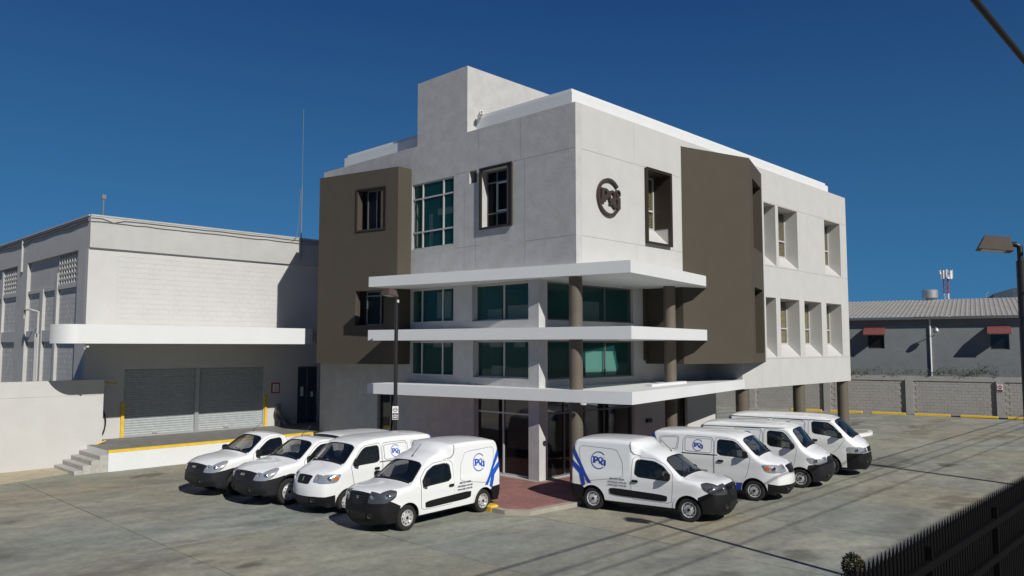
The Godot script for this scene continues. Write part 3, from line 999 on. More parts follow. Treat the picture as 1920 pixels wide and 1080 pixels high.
# ---------- the warehouse on the left with its loading dock ----------
func build_warehouse() -> void:
	var b := thing("warehouse", "low grey block warehouse with a long white canopy over two roller shutters", "building")
	var WF := Wall.new(Vector3(-8.46, 0, -18.0), Vector3(1, 0, 0), Vector3(0, 0, 1))
	var WS := Wall.new(Vector3(-8.46, 0, -18.0), Vector3(0, 0, -1), Vector3(-1, 0, 0))
	# front wall: shutters, door
	part("wall", wall_mesh(WF, 0.0, 16.0, 0.0, 8.36, 0.3, [[1.53, 4.47, 0.75, 3.5], [4.63, 7.68, 0.75, 3.5], [9.42, 10.55, 0.75, 3.48]]), M.white_wall, b)
	var bd := MB.new()  # roof beam, proud of the wall
	bar(bd, WF, -0.003, 16.0, 8.36, 9.62, -0.12, 0.3)
	part("roof_beam", bd, M.grey_band, b)
	blocks(b, WF, 1.1, 12.2, 5.35, 8.3, 0.42, 0.21, 0.006, M.white_wall, 300, 5)
	var cap := MB.new()
	bar(cap, WF, -0.003, 16.0, 9.62, 9.68, -0.14, 0.4)
	part("coping", cap, M.grey_band, b)
	box_part("roof", Vector3(-8.15, 8.9, -45), Vector3(7.54, 9.1, -18.3), M.roof_grey, b)
	box_part("wall", Vector3(7.24, 0, -45), Vector3(7.54, 8.36, -18.3), M.white_wall, b)
	# side wall: frame of pilasters and beams with block panels set back
	var sb := MB.new()
	bar(sb, WS, 0.0, 30.0, 8.36, 9.62, 0.0, 0.3)
	bar(sb, WS, 0.0, 30.0, 9.62, 9.68, -0.05, 0.4)
	part("roof_beam", sb, M.grey_band, b)
	for a in [[0.301, 1.25], [8.5, 10.2], [17.6, 19.3], [26.0, 27.7]]:
		var pb := MB.new()
		bar(pb, WS, a[0], a[1], 0.0, 8.36, 0.0, 0.45)
		part("pilaster", pb, M.grey_band, b)
	var k := 0
	for bay in [[1.25, 8.5], [10.2, 17.6]]:
		var a0: float = bay[0]
		var a1: float = bay[1]
		var bk := MB.new()
		bar(bk, WS, a0, a1, 0.0, 7.0, 0.17, 0.4)
		bar(bk, WS, a0 + 2.9, a1, 7.0, 8.36, 0.15, 0.4)
		part("wall", bk, M.grey_band, b)
		var bm := MB.new()
		bar(bm, WS, a0, a1, 4.65, 5.15, 0.06, 0.17)
		bar(bm, WS, a0, a1, 6.88, 7.02, 0.07, 0.17)
		part("beam", bm, M.grey_band, b)
		for s in [[2.75, 3.05, 8.36 if k == 1 else 7.6], [4.75, 5.25, 7.0]]:
			var po := MB.new()
			bar(po, WS, a0 + s[0], a0 + s[1], 0.0, s[2], 0.04, 0.17)
			part("post", po, M.grey_band, b)
		# panels of blocks between the posts
		for s in [[a0, a0 + 2.75], [a0 + 3.05, a0 + 4.75], [a0 + 5.25, a1]]:
			blocks(b, WS_at(WS, 0.17), s[0], s[1], 5.15, 6.88, 0.42, 0.215, 0.012, M.block_wall, 60, 9 + k)
			blocks(b, WS_at(WS, 0.17), s[0], s[1], 2.4, 4.65, 0.42, 0.215, 0.012, M.block_wall, 40, 12 + k)
		# ventilation lattice
		var la := MB.new()
		var y := 7.02
		while y < 8.36:
			bar(la, WS, a0, a0 + 2.75, y, y + 0.075, 0.08, 0.2)
			y += 0.223
		var a := a0
		while a < a0 + 2.75:
			bar(la, WS, a, a + 0.09, 7.02, 8.36, 0.083, 0.197)
			a += 0.33
		stuff(part("vent_lattice", la, M.block_wall, b))
		var dk := MB.new()
		bar(dk, WS, a0, a0 + 2.9, 7.0, 8.36, 0.5, 0.55)
		part("lattice_back", dk, M.interior, b)
		k += 1
	# canopy with a rounded outer corner
	var poly := PackedVector2Array([Vector2(-0.88, -13.8), Vector2(-9.95, -13.8)])
	for i in range(1, 25):
		var an := PI * 0.5 * i / 24.0
		poly.append(Vector2(-9.95 - sin(an) * 0.62, -13.8 - (1 - cos(an)) * 1.0))
	poly.append(Vector2(-8.6, -16.9))
	poly.append(Vector2(-8.46, -18.0))
	poly.append(Vector2(-0.88, -18.0))
	var cn := MB.new()
	cn.prism(poly, 4.53, 5.19)
	part("canopy", cn, M.slab_white, b)
	box_part("canopy_return", Vector3(-0.88, 4.6, -18.0), Vector3(-0.02, 5.12, -14.35), M.slab_white, b)
	# shutters: curved slats
	for s in [[1.53, 4.47], [4.63, 7.68]]:
		var sh := MB.new()
		var y := 0.78
		while y < 3.5:
			var pr := [0.12, 0.105, 0.11, 0.13]
			for q in 3:
				var ya := y + 0.032 * q
				var yb := minf(y + 0.032 * (q + 1), 3.5)
				var nn: Vector3 = (WF.n + Y * (pr[q + 1] - pr[q]) * 20.0).normalized()
				sh.quad(WF.p(s[0], ya, pr[q]), WF.p(s[1], ya, pr[q]), WF.p(s[1], yb, pr[q + 1]), WF.p(s[0], yb, pr[q + 1]), nn)
			sh.quad(WF.p(s[0], y + 0.096, 0.13), WF.p(s[1], y + 0.096, 0.13), WF.p(s[1], y + 0.1, 0.12), WF.p(s[0], y + 0.1, 0.12), -Y)
			y += 0.1
		var so := part("roller_shutter", sh, M.shutter, b)
		var br := MB.new()
		bar(br, WF, s[0], s[1], 0.75, 0.83, 0.06, 0.12)
		part("bottom_rail", br, M.galv, so)
		var hd := MB.new()
		bar(hd, WF, s[0] + 1.2, s[0] + 1.4, 0.83, 0.9, 0.03, 0.1)
		part("handle", hd, M.galv, so)
		var bkk := MB.new()
		bar(bkk, WF, s[0], s[1], 0.75, 3.5, 0.2, 0.25)
		part("shutter_back", bkk, M.interior, so)
	var mp := MB.new()
	bar(mp, WF, 4.47, 4.63, 0.75, 3.5, -0.02, 0.3)
	part("shutter_post", mp, M.galv, b)
	for a in [1.43, 7.7]:
		var yg := MB.new()
		bar(yg, WF, a, a + 0.12, 0.76, 2.15, -0.08, 0.0)
		part("corner_guard", yg, M.yellow, b)
	var dw := window(b, WF, 9.42, 10.55, 0.75, 3.48, 0.1, [9.98], [], M.alu_dark, M.pane_dark, 0.06)
	dw.name = "door"
	for r in [[9.62, 9.78, 2.05, 2.5], [10.18, 10.32, 2.0, 2.25]]:
		var nt := MB.new()
		bar(nt, WF, r[0], r[1], r[2], r[3], 0.085, 0.09)
		part("notice", nt, M.white_paint, dw)
	# pipes on the side wall
	var pp := MB.new()
	for a in [6.2, 6.42, 6.6]:
		pp.tube([WS.p(a, 2.0, -0.02), WS.p(a, 5.0, -0.02)], 0.045, 8)
	pp.tube([WS.p(6.2, 5.0, -0.05), WS.p(6.2, 6.0, -0.05), WS.p(6.2, 6.08, -0.4), WS.p(7.0, 6.1, -0.4), WS.p(7.0, 5.7, -0.4)], 0.05, 8)
	part("pipe", pp, M.grey_band, b)
	var p2 := MB.new()
	p2.tube([WS.p(9.3, 8.0, -0.04), WS.p(9.3, 9.5, -0.04)], 0.05, 8)
	part("pipe", p2, M.grey_band, b)
	# roof-edge cables sagging along the beams
	var rng := RandomNumberGenerator.new()
	rng.seed = 8
	for c in [[9.54, 0.02], [9.4, 0.035]]:
		var pts := []
		for i in 26:
			pts.append(WF.p(i * 0.42, c[0] + 0.5 * rng.randf_range(-c[1], c[1]) - (0.12 if i == 2 and c[0] > 9.4 else 0.0), -0.15))
		tube_part("edge_cable", pts, 0.013, M.wire, b, 5)
		pts = []
		for i in 24:
			pts.append(WS.p(i * 1.1, c[0] + rng.randf_range(-c[1], c[1]) * 1.6, -0.04))
		tube_part("edge_cable", pts, 0.03, M.wire, b, 5)
	# loading dock
	var d := thing("loading_dock", "raised concrete loading dock with a yellow edge and four corner steps", "loading dock")
	box_part("platform", Vector3(-8.7, 0, -18.0), Vector3(-0.02, 0.745, -14.24), M.slab_white, d)
	box_part("dock_floor", Vector3(-8.695, 0.745, -17.998), Vector3(2.6, 0.752, -14.36), M.dock_floor, d)
	box_part("platform", Vector3(-0.02, 0, -18.0), Vector3(3.0, 0.745, -14.51), M.slab_white, d)
	box_part("yellow_edge", Vector3(-8.703, 0.66, -14.36), Vector3(-0.03, 0.756, -14.235), M.yellow, d)
	for i in 4:
		var st := MB.new()
		var yy := 0.745 - 0.15 * (i + 1) + 0.0
		st.bbox(Vector3(-8.7 - 0.27 * (i + 1), 0, -16.49), Vector3(-8.7 - 0.27 * i, yy, -14.26 + 0.0), 0.012)
		part("step", st, M.step, d)
	# white yard wall in front of the warehouse
	var yw := thing("yard_wall", "plain white yard wall left of the loading dock steps", "wall")
	box_part("wall", Vector3(-32, 0, -16.7), Vector3(-8.19, 2.6, -16.5), M.white_wall, yw)
	box_part("coping_band", Vector3(-32, 2.605, -16.7), Vector3(-8.187, 3.17, -16.497), M.white_wall, yw)
	# things at the dock
	var hr := thing("handrail", "short yellow handrail at the top of the dock steps", "handrail")
	tube_part("rail", [Vector3(-8.5, 0.6, -16.4), Vector3(-8.49, 0.7, -16.4), Vector3(-8.44, 0.745, -16.4), Vector3(-8.3, 0.79, -16.4), Vector3(-8.08, 0.87, -16.42)], 0.025, M.yellow, hr)
	tube_part("bracket", [Vector3(-8.5, 0.6, -16.4), Vector3(-8.5, 0.54, -16.48)], 0.02, M.galv, hr)
	var ho := thing("fire_hose", "black hose loop hanging by the end of the white yard wall", "hose")
	var hp := []
	for i in 21:
		var an := -PI * 0.5 + PI * i / 20.0
		hp.append(Vector3(-7.82 + cos(an) * 0.2, 1.42 + sin(an) * 0.5, -17.9))
	tube_part("hose", hp, 0.03, M.black, ho)
	tube_part("hose_drop", [Vector3(-7.84, 0.92, -17.9), Vector3(-7.84, 1.92, -17.9)], 0.05, M.black, ho)
	var yb := thing("wall_bracket", "small yellow bracket on the warehouse wall above the yard wall end", "bracket")
	tube_part("arm", [Vector3(-7.9, 3.05, -17.98), Vector3(-7.75, 3.02, -17.7), Vector3(-7.4, 2.95, -17.6), Vector3(-7.3, 2.98, -17.75)], 0.03, M.yellow, yb)
	var sg := thing("framed_notice", "red framed white notice on the wall right of the roller shutters", "sign")
	box_part("frame", Vector3(-0.42, 2.26, -17.998), Vector3(0.0, 2.74, -17.96), M.red_paint, sg)
	box_part("sheet", Vector3(-0.36, 2.32, -17.961), Vector3(-0.06, 2.68, -17.955), M.white_paint, sg)
	var ln := MB.new()
	for i in 5:
		ln.box(Vector3(-0.3, 2.38 + i * 0.055, -17.956), Vector3(-0.12, 2.4 + i * 0.055, -17.951))
	part("lettering_lines", ln, M.red_paint, sg)
	var tp := thing("folded_tarpaulin", "crumpled grey tarpaulin hanging beside the right yellow corner guard", "tarpaulin")
	var tm := MB.new()
	var cols := 14
	var rws := 12
	var grid := []
	for i in cols + 1:
		var rowp := []
		for q in rws + 1:
			var u := float(i) / cols
			var v := float(q) / rws
			var wd := 0.42 + 0.1 * sin(v * 5.0) + (0.45 * pow(1.0 - v, 4.0))
			rowp.append(Vector3(-0.28 + u * wd + 0.07 * sin(v * 7.0), 0.76 + v * 1.0, -17.72 - 0.1 + 0.09 * sin(u * 15.0 + v * 3.0) + 0.05 * sin(v * 9.0 + u * 4.0) + (1.0 - v) * 0.15))
		grid.append(rowp)
	for i in cols:
		for q in rws:
			for s in [-1.0, 1.0]:
				var off := Vector3(0, 0, 0.006 * s)
				tm.face([grid[i][q] + off, grid[i + 1][q] + off, grid[i + 1][q + 1] + off], Vector3(0, 0, s))
				tm.face([grid[i][q] + off, grid[i + 1][q + 1] + off, grid[i][q + 1] + off], Vector3(0, 0, s))
	part("sheet", tm, M.tarp, tp)
	var cm := thing("security_camera", "small white security camera under the rounded end of the canopy", "camera")
	var c1 := MB.new()
	c1.box(Vector3(-9.72, 4.49, -14.15), Vector3(-9.64, 4.53, -14.05))
	c1.obox(Vector3(-9.66, 4.45, -14.0), Vector3(0.032, 0.032, 0.11), Basis(Y, 0.9) * Basis(Vector3.RIGHT, 0.3))
	part("housing", c1, M.white_paint, cm)
	# masts on the roof
	var ms := thing("antenna_mast", "tall thin whip antenna beside the brown block, above the warehouse roof", "antenna")
	tube_part("pole", [Vector3(0.85, 8.6, -17.78), Vector3(0.85, 12.2, -17.78)], 0.03, M.mast, ms)
	tube_part("whip", [Vector3(0.85, 12.2, -17.78), Vector3(0.85, 16.0, -17.78)], 0.012, M.mast, ms)
	tube_part("feed_cable", [Vector3(0.4, 9.45, -17.84), Vector3(0.62, 9.7, -17.8), Vector3(0.72, 10.4, -17.8), Vector3(0.8, 12.0, -17.8)], 0.012, M.wire, ms, 5)
	var m2 := thing("antenna_mast", "short roof antenna above the warehouse's front left corner", "antenna")
	tube_part("pole", [Vector3(-7.66, 8.9, -19), Vector3(-7.66, 10.6, -19)], 0.03, M.mast, m2)
	box_part("head", Vector3(-7.75, 10.55, -19.05), Vector3(-7.58, 10.72, -18.95), M.mast, m2)


func WS_at(w: Wall, d: float) -> Wall:
	return Wall.new(w.o - w.n * d, w.u, w.n)


# ---------- boundary wall, neighbour, street furniture ----------
func build_boundary() -> void:
	var d := Vector3(0.2249, 0, 0.9744)
	var n := Vector3(-0.9744, 0, 0.2249)
	var o := Vector3(36.5, 0, -2.0)
	var W := Wall.new(o, d, n)
	var b := thing("boundary_wall", "long grey block boundary wall with pilasters behind the yellow wheel stops", "wall")
	var core := MB.new()
	bar(core, W, -34.0, 16.0, 0.0, 2.2, 0.02, 0.2)
	part("wall", core, M.bwall, b)
	var cap := MB.new()
	bar(cap, W, -34.0, 16.0, 2.2, 2.52, -0.05, 0.22)
	part("ring_beam", cap, M.bwall, b)
	var bl := MB.new()
	var rng := RandomNumberGenerator.new()
	rng.seed = 4
	var h := 0.0
	var row := 0
	while h < 2.19:
		var a := -34.0 + (0.2 if row % 2 else 0.0)
		while a < 16.0:
			if fposmod(a - 0.2 + 0.42, 5.1) > 0.8:
				bar(bl, W, a + 0.004, a + 0.396, h + 0.004, minf(h + 0.2, 2.2) - 0.004, rng.randf_range(-0.004, 0.003), 0.03)
			a += 0.4
		h += 0.2
		row += 1
	stuff(part("wall_blocks", bl, M.bwall, b))
	var s := 0.2 - 5.1 * 6
	while s < 15:
		var pb := MB.new()
		bar(pb, W, s, s + 0.45, 0.0, 2.28, -0.14, 0.1)
		part("pilaster", pb, M.bwall, b)
		s += 5.1
	# small round warning sign on a pilaster
	var sg := thing("wall_sign", "small red and black sign on the boundary wall pilaster by the right lamp post", "sign")
	var sp := MB.new()
	bar(sp, W, 5.36, 5.66, 1.6, 2.06, -0.165, -0.142)
	part("plate", sp, M.white_paint, sg)
	var rd := MB.new()
	extrude_on(rd, W, ring_poly(Vector2(5.51, 1.9), 0.001, 0.12, 0, TAU - 0.001, 24), 0.165, 0.168)
	rd = MB.new()
	disc_on(rd, W, Vector2(5.51, 1.9), 0.125, -0.168)
	part("red_disc", rd, M.red_paint, sg)
	var wb := MB.new()
	bar(wb, W, 5.42, 5.6, 1.88, 1.92, -0.173, -0.166)
	part("white_bar", wb, M.white_paint, sg)
	var kb := MB.new()
	bar(kb, W, 5.38, 5.64, 1.62, 1.74, -0.171, -0.166)
	part("black_band", kb, M.black, sg)
	# yellow wheel stops
	var first: Node3D = null
	var names_of := ["leftmost", "second from the left", "third from the left", "fourth from the left", "fifth from the left", "rightmost"]
	var starts := [-7.42, -4.87, -2.32, -1.82 + 0.0, 0.68, 3.25, 5.78]
	starts = [-7.0, -4.43, -1.85, 0.7, 3.27, 5.8]
	for i in starts.size():
		var at: Vector3 = W.p(starts[i] + 1.03, 0, -0.75)
		if first == null:
			first = thing("wheel_stop", "x", "wheel stop", at, atan2(-d.z, d.x), "yellow wheel stops along the boundary wall")
			var ws := MB.new()
			ws.bbox(Vector3(-1.03, 0, -0.09), Vector3(1.03, 0.13, 0.09), 0.03)
			part("block", ws, M.yellow, first)
		else:
			var c := first.duplicate() as Node3D
			c.name = numbered("wheel_stop")
			add_child(c, true)
			c.position = at
		var me: Node3D = get_child(get_child_count() - 1)
		me.set_meta("label", "long yellow wheel stop along the boundary wall, %s in view" % names_of[i])
	var y2 := thing("wheel_stop", "short yellow wheel stop behind the near left van's rear wheel", "wheel stop", Vector3(-3.8, 0, 0.05))
	var ym := MB.new()
	ym.bbox(Vector3(-0.16, 0, -0.24), Vector3(0.14, 0.17, 0.24), 0.05)
	part("block", ym, M.yellow, y2)
	# razor wire and creeper on top of the wall
	var rz := thing("razor_wire", "coil of rusty razor wire along the top of the boundary wall", "razor wire")
	var pts := []
	for i in 900:
		var an := i * 0.35
		pts.append(W.p(-12.0 + i * 0.026, 2.72 + sin(an) * 0.2, 0.08 + cos(an) * 0.2))
	var rm := MB.new()
	rm.tube(pts, 0.009, 4)
	part("coil", rm, M.wire, rz)
	var cr := thing("creeper", "tangle of dry and green creeper growing over the razor wire", "climbing plant")
	cr.set_meta("kind", "stuff")
	var tw := MB.new()
	var leaves := [MB.new(), MB.new(), MB.new()]
	for i in 90:
		var a := rng.randf_range(-9.0, 5.4)
		var p: Vector3 = W.p(a, 2.52, rng.randf_range(0.0, 0.2))
		var l := [p]
		for k in 4:
			p += d * rng.randf_range(-0.3, 0.3) + Y * rng.randf_range(-0.05, 0.2) + n * rng.randf_range(-0.12, 0.14)
			l.append(p)
		tw.tube(l, 0.008, 4)
	for i in 1900:
		var a := rng.randf_range(-3.0, 5.5)
		var dens := 0.25 + 0.75 * smoothstep(0.5, 4.5, a)
		if rng.randf() > dens: continue
		var hh := 2.62 + absf(rng.randfn(0.0, 0.2)) * (0.6 + 0.6 * dens) + 0.1 * sin(a * 3.0)
		var p: Vector3 = W.p(a, hh, rng.randf_range(-0.18, 0.25))
		var e := Vector3(rng.randf_range(-1, 1), rng.randf_range(-1, 1), rng.randf_range(-1, 1)).normalized()
		var f := e.cross(Vector3(rng.randf_range(-1, 1), rng.randf_range(-1, 1), rng.randf_range(-1, 1))).normalized()
		var sz := rng.randf_range(0.03, 0.06)
		var t: MB = leaves[0 if rng.randf() < 0.55 else (1 if rng.randf() < 0.6 else 2)]
		t.tri(p - e * sz, p + f * sz * 0.6, p + e * sz, e.cross(f))
		t.tri(p - e * sz, p - f * sz * 0.6, p + e * sz, e.cross(f))
	stuff(part("twigs", tw, M.twig, cr))
	for k in 3:
		stuff(part("leaves", leaves[k], [M.leaf, M.leaf_dry, M.leaf_dark][k], cr))
	# neighbouring warehouse
	var F := Wall.new(o - n * 2.5, d, n)
	var nb := thing("neighbouring_warehouse", "long low blue grey warehouse with a corrugated metal roof behind the boundary wall", "building")
	part("wall", wall_mesh(F, -36.0, 26.0, 0.0, 6.42, 0.3, [[-2.3, -1.2, 4.3, 5.5], [5.12, 6.2, 4.25, 5.45]]), M.far_wall, nb)
	var ew := MB.new()
	bar(ew, F, -36.0, 26.0, 0.0, 6.42, 12.0, 12.3)
	part("wall", ew, M.far_wall, nb)
	# corrugated roof: ribs up the slope
	var rf := MB.new()
	var a := -36.3
	var k := 0
	var prof := [[0.0, 0.0], [0.14, 0.0], [0.19, 0.022], [0.25, 0.022], [0.3, 0.0]]
	var P := func(aa: float, t: float, e: float) -> Vector3:
		return F.p(aa, 6.48 + t * 0.145 + e, -0.35 + t)
	while a < 26.3:
		for q in 4:
			var e0: float = prof[q][1]; var e1: float = prof[q + 1][1]
			var x0: float = a + prof[q][0]; var x1: float = a + prof[q + 1][0]
			var nn: Vector3 = (Y - d * (e1 - e0) / (x1 - x0) + n * 0.145).normalized()
			rf.quad(P.call(x0, 0.0, e0), P.call(x1, 0.0, e1), P.call(x1, 12.6, e1), P.call(x0, 12.6, e0), nn)
		a += 0.3
	part("roof", rf, M.far_roof, nb)
	var gt := MB.new()
	bar(gt, F, -36.3, 26.3, 6.3, 6.46, -0.4, -0.24)
	part("gutter", gt, M.alu_dark, nb)
	tube_part("downpipe", [F.p(1.65, 2.4, -0.06), F.p(1.65, 6.3, -0.06)], 0.06, M.white_paint, nb, 10)
	for aw_at in [-2.45, 4.98]:
		var wn := window(nb, F, aw_at + (0.15 if aw_at < 0 else 0.14), aw_at + (1.25 if aw_at < 0 else 1.22), 4.3 if aw_at < 0 else 4.25, 5.5 if aw_at < 0 else 5.45, 0.12, [], [], M.alu_dark, M.pane_dark, 0.05)
		var aw := MB.new()
		var t0: float = aw_at
		var t1: float = aw_at + 1.32
		var prof2 := [[5.78, 0.0], [5.75, -0.3], [5.62, -0.72], [5.32, -1.0]]
		for q in 3:
			aw.face([F.p(t0, prof2[q][0], prof2[q][1]), F.p(t1, prof2[q][0], prof2[q][1]), F.p(t1, prof2[q + 1][0], prof2[q + 1][1]), F.p(t0, prof2[q + 1][0], prof2[q + 1][1])], n + Y)
		for t in [t0, t1]:
			for q in 3:
				aw.face([F.p(t, prof2[q][0], prof2[q][1]), F.p(t, prof2[q + 1][0], prof2[q + 1][1]), F.p(t, 5.32, 0.0)], d * (-1.0 if t == t0 else 1.0))
		aw.face([F.p(t0, 5.32, -1.0), F.p(t1, 5.32, -1.0), F.p(t1, 5.24, -1.0), F.p(t0, 5.24, -1.0)], n)
		part("awning", aw, M.awning, nb)
		wn.set_meta("label", "small dark window under a red awning")
	var fl := MB.new()
	fl.lathe([Vector2(0.0, -0.16), Vector2(0.14, -0.12), Vector2(0.2, 0.0), Vector2(0.12, 0.16), Vector2(0.05, 0.22), Vector2(0.0, 0.22)], F.p(2.05, 5.5, -0.75), Y, 14)
	var lp := part("wall_lamp", fl, M.galv, nb)
	tube_part("lamp_arm", [F.p(1.9, 5.2, 0.0), F.p(2.0, 5.6, -0.6), F.p(2.05, 5.74, -0.75)], 0.025, M.galv, lp)
	var cb := MB.new()
	cb.tube([F.p(-36, 5.86, -0.03), F.p(1.9, 5.86, -0.03)], 0.02, 6)
	part("conduit", cb, M.galv, nb)
	var vt := MB.new()
	vt.lathe([Vector2(0.3, 0.0), Vector2(0.3, 0.3), Vector2(0.58, 0.3), Vector2(0.6, 0.9), Vector2(0.5, 0.98), Vector2(0.0, 1.0)], F.p(1.2, 8.15, 12.2), Y, 20)
	part("roof_vent", vt, M.galv, nb)
	# telecom tower
	var at := Vector3(222.7, 0, -47.5)
	var tt := thing("telecom_tower", "distant red and white lattice telecom tower with panel antennas", "tower", at)
	for sec in [[0.0, 19.5, "mast_section", M.white_paint], [19.5, 22.6, "mast_section", M.red_paint], [22.6, 25.6, "mast_section", M.red_paint]]:
		var mb := MB.new()
		var r := 0.75
		var c3 := []
		for q in 3:
			c3.append(Vector3(cos(q * TAU / 3 + 0.4) * r, 0, sin(q * TAU / 3 + 0.4) * r))
		for q in 3:
			mb.tube([c3[q] + Y * sec[0], c3[q] + Y * sec[1]], 0.1, 6)
			var y: float = sec[0]
			while y < sec[1] - 0.5:
				var e: Vector3 = c3[(q + 1) % 3]
				mb.tube([c3[q] + Y * y, e + Y * (y + 0.75)], 0.05, 4)
				mb.tube([e + Y * (y + 0.75), c3[q] + Y * minf(y + 1.5, sec[1])], 0.05, 4)
				y += 1.5
		part(sec[2], mb, sec[3], tt)
	for q in 9:
		var an := q * TAU / 9.0
		var an_mb := MB.new()
		var c := Vector3(cos(an) * 1.55, 25.0 - 0.3 * (q % 2), sin(an) * 1.55)
		an_mb.obox(c, Vector3(0.1, 1.15, 0.2), Basis(Y, -an))
		an_mb.tube([Vector3(cos(an) * 0.7, c.y, sin(an) * 0.7), c], 0.05, 4)
		part("panel_antenna", an_mb, M.white_paint, tt)
	var ds := MB.new()
	ds.lathe([Vector2(0.0, 0.1), Vector2(0.5, 0.15), Vector2(0.62, 0.0), Vector2(0.62, -0.3), Vector2(0.0, -0.3)], Vector3(-1.2, 24.0, 0.9), Vector3(-0.8, 0, 0.6), 20)
	part("dish", ds, M.galv, tt)
	var tm := thing("antenna_mast", "faint thin far-off mast with a bent tip, between roof vent and telecom tower", "antenna", Vector3(118, 0, -14.8))
	tube_part("pole", [Vector3(0, 0, 0), Vector3(0, 12.6, 0), Vector3(0.2, 12.9, 0.25)], 0.06, M.galv, tm)
	# hills on the horizon
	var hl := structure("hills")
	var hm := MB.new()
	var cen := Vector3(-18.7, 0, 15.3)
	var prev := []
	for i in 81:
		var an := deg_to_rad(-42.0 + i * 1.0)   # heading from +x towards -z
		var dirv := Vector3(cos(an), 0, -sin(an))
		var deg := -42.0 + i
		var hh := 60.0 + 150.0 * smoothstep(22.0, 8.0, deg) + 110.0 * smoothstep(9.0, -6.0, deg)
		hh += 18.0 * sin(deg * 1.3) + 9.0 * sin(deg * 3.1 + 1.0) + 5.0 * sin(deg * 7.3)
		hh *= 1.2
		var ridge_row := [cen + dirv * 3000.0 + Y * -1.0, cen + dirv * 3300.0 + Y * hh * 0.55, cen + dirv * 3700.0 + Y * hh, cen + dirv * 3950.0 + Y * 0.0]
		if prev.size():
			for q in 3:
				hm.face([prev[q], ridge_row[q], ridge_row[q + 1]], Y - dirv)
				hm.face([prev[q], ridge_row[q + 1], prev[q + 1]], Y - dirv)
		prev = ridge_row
	part("ridge", hm, M.hazy_hill, hl)


func disc_on(mb: MB, w: Wall, c: Vector2, r: float, d: float, seg := 24) -> void:
	for i in seg:
		var a := TAU * i / seg
		var e := TAU * (i + 1) / seg
		mb.tri(w.p(c.x, c.y, d), w.p(c.x + cos(a) * r, c.y + sin(a) * r, d), w.p(c.x + cos(e) * r, c.y + sin(e) * r, d), w.n)


func lamp_post(label: String, at: Vector3, head_dir: Vector3, hgt: float) -> Node3D:
	var o := thing("street_lamp", label, "street lamp", at, 0.0, "brown box-head lamp posts in the yard")
	var pm := MB.new()
	pm.lathe([Vector2(0.068, 0.0), Vector2(0.064, hgt - 0.25), Vector2(0.0, hgt - 0.25)], Vector3.ZERO, Y, 20)
	part("pole", pm, M.pole_black, o)
	var ba := MB.new()
	ba.bbox(Vector3(-0.15, 0, -0.15), Vector3(0.15, 0.05, 0.15), 0.02)
	part("base_plate", ba, M.pole_black, o)
	var hd := head_dir.normalized()
	var nk := MB.new()
	nk.tube([Vector3(0, hgt - 0.3, 0), Vector3(0, hgt - 0.02, 0), hd * 0.06 + Y * (hgt + 0.02), hd * 0.16 + Y * (hgt + 0.03)], 0.045, 10)
	part("neck", nk, M.pole_black, o)
	# head: a tapered box, wider below, tilted up
	var side := hd.cross(Y).normalized()
	var f := (hd + Y * 0.13).normalized()
	var up := side.cross(f).normalized()
	if up.y < 0: up = -up
	var c := hd * 0.1 + Y * (hgt - 0.04)
	var hm := MB.new()
	var q := []
	for e in [[0.0, 0.2, -0.06], [0.07, 0.13, 0.17]]:
		q.append([c + f * e[0] + side * e[1] + up * e[2], c + f * (0.5 - e[0] * 1.2) + side * e[1] + up * e[2], c + f * (0.5 - e[0] * 1.2) - side * e[1] + up * e[2], c + f * e[0] - side * e[1] + up * e[2]])
	hm.face(q[0], -up)
	hm.face(q[1], up)
	for i in 4:
		var j := (i + 1) % 4
		var mid: Vector3 = (q[0][i] + q[0][j]) * 0.5 - (c + f * 0.25)
		hm.face([q[0][i], q[0][j], q[1][j], q[1][i]], mid)
	part("lamp_head", hm, M.lamp_brown, o)
	var gm := MB.new()
	gm.face([c + f * 0.1 + side * 0.15 - up * 0.064, c + f * 0.44 + side * 0.15 - up * 0.064, c + f * 0.44 - side * 0.15 - up * 0.064, c + f * 0.1 - side * 0.15 - up * 0.064], -up)
	part("lens", gm, M.lamp_glass, o)
	return o


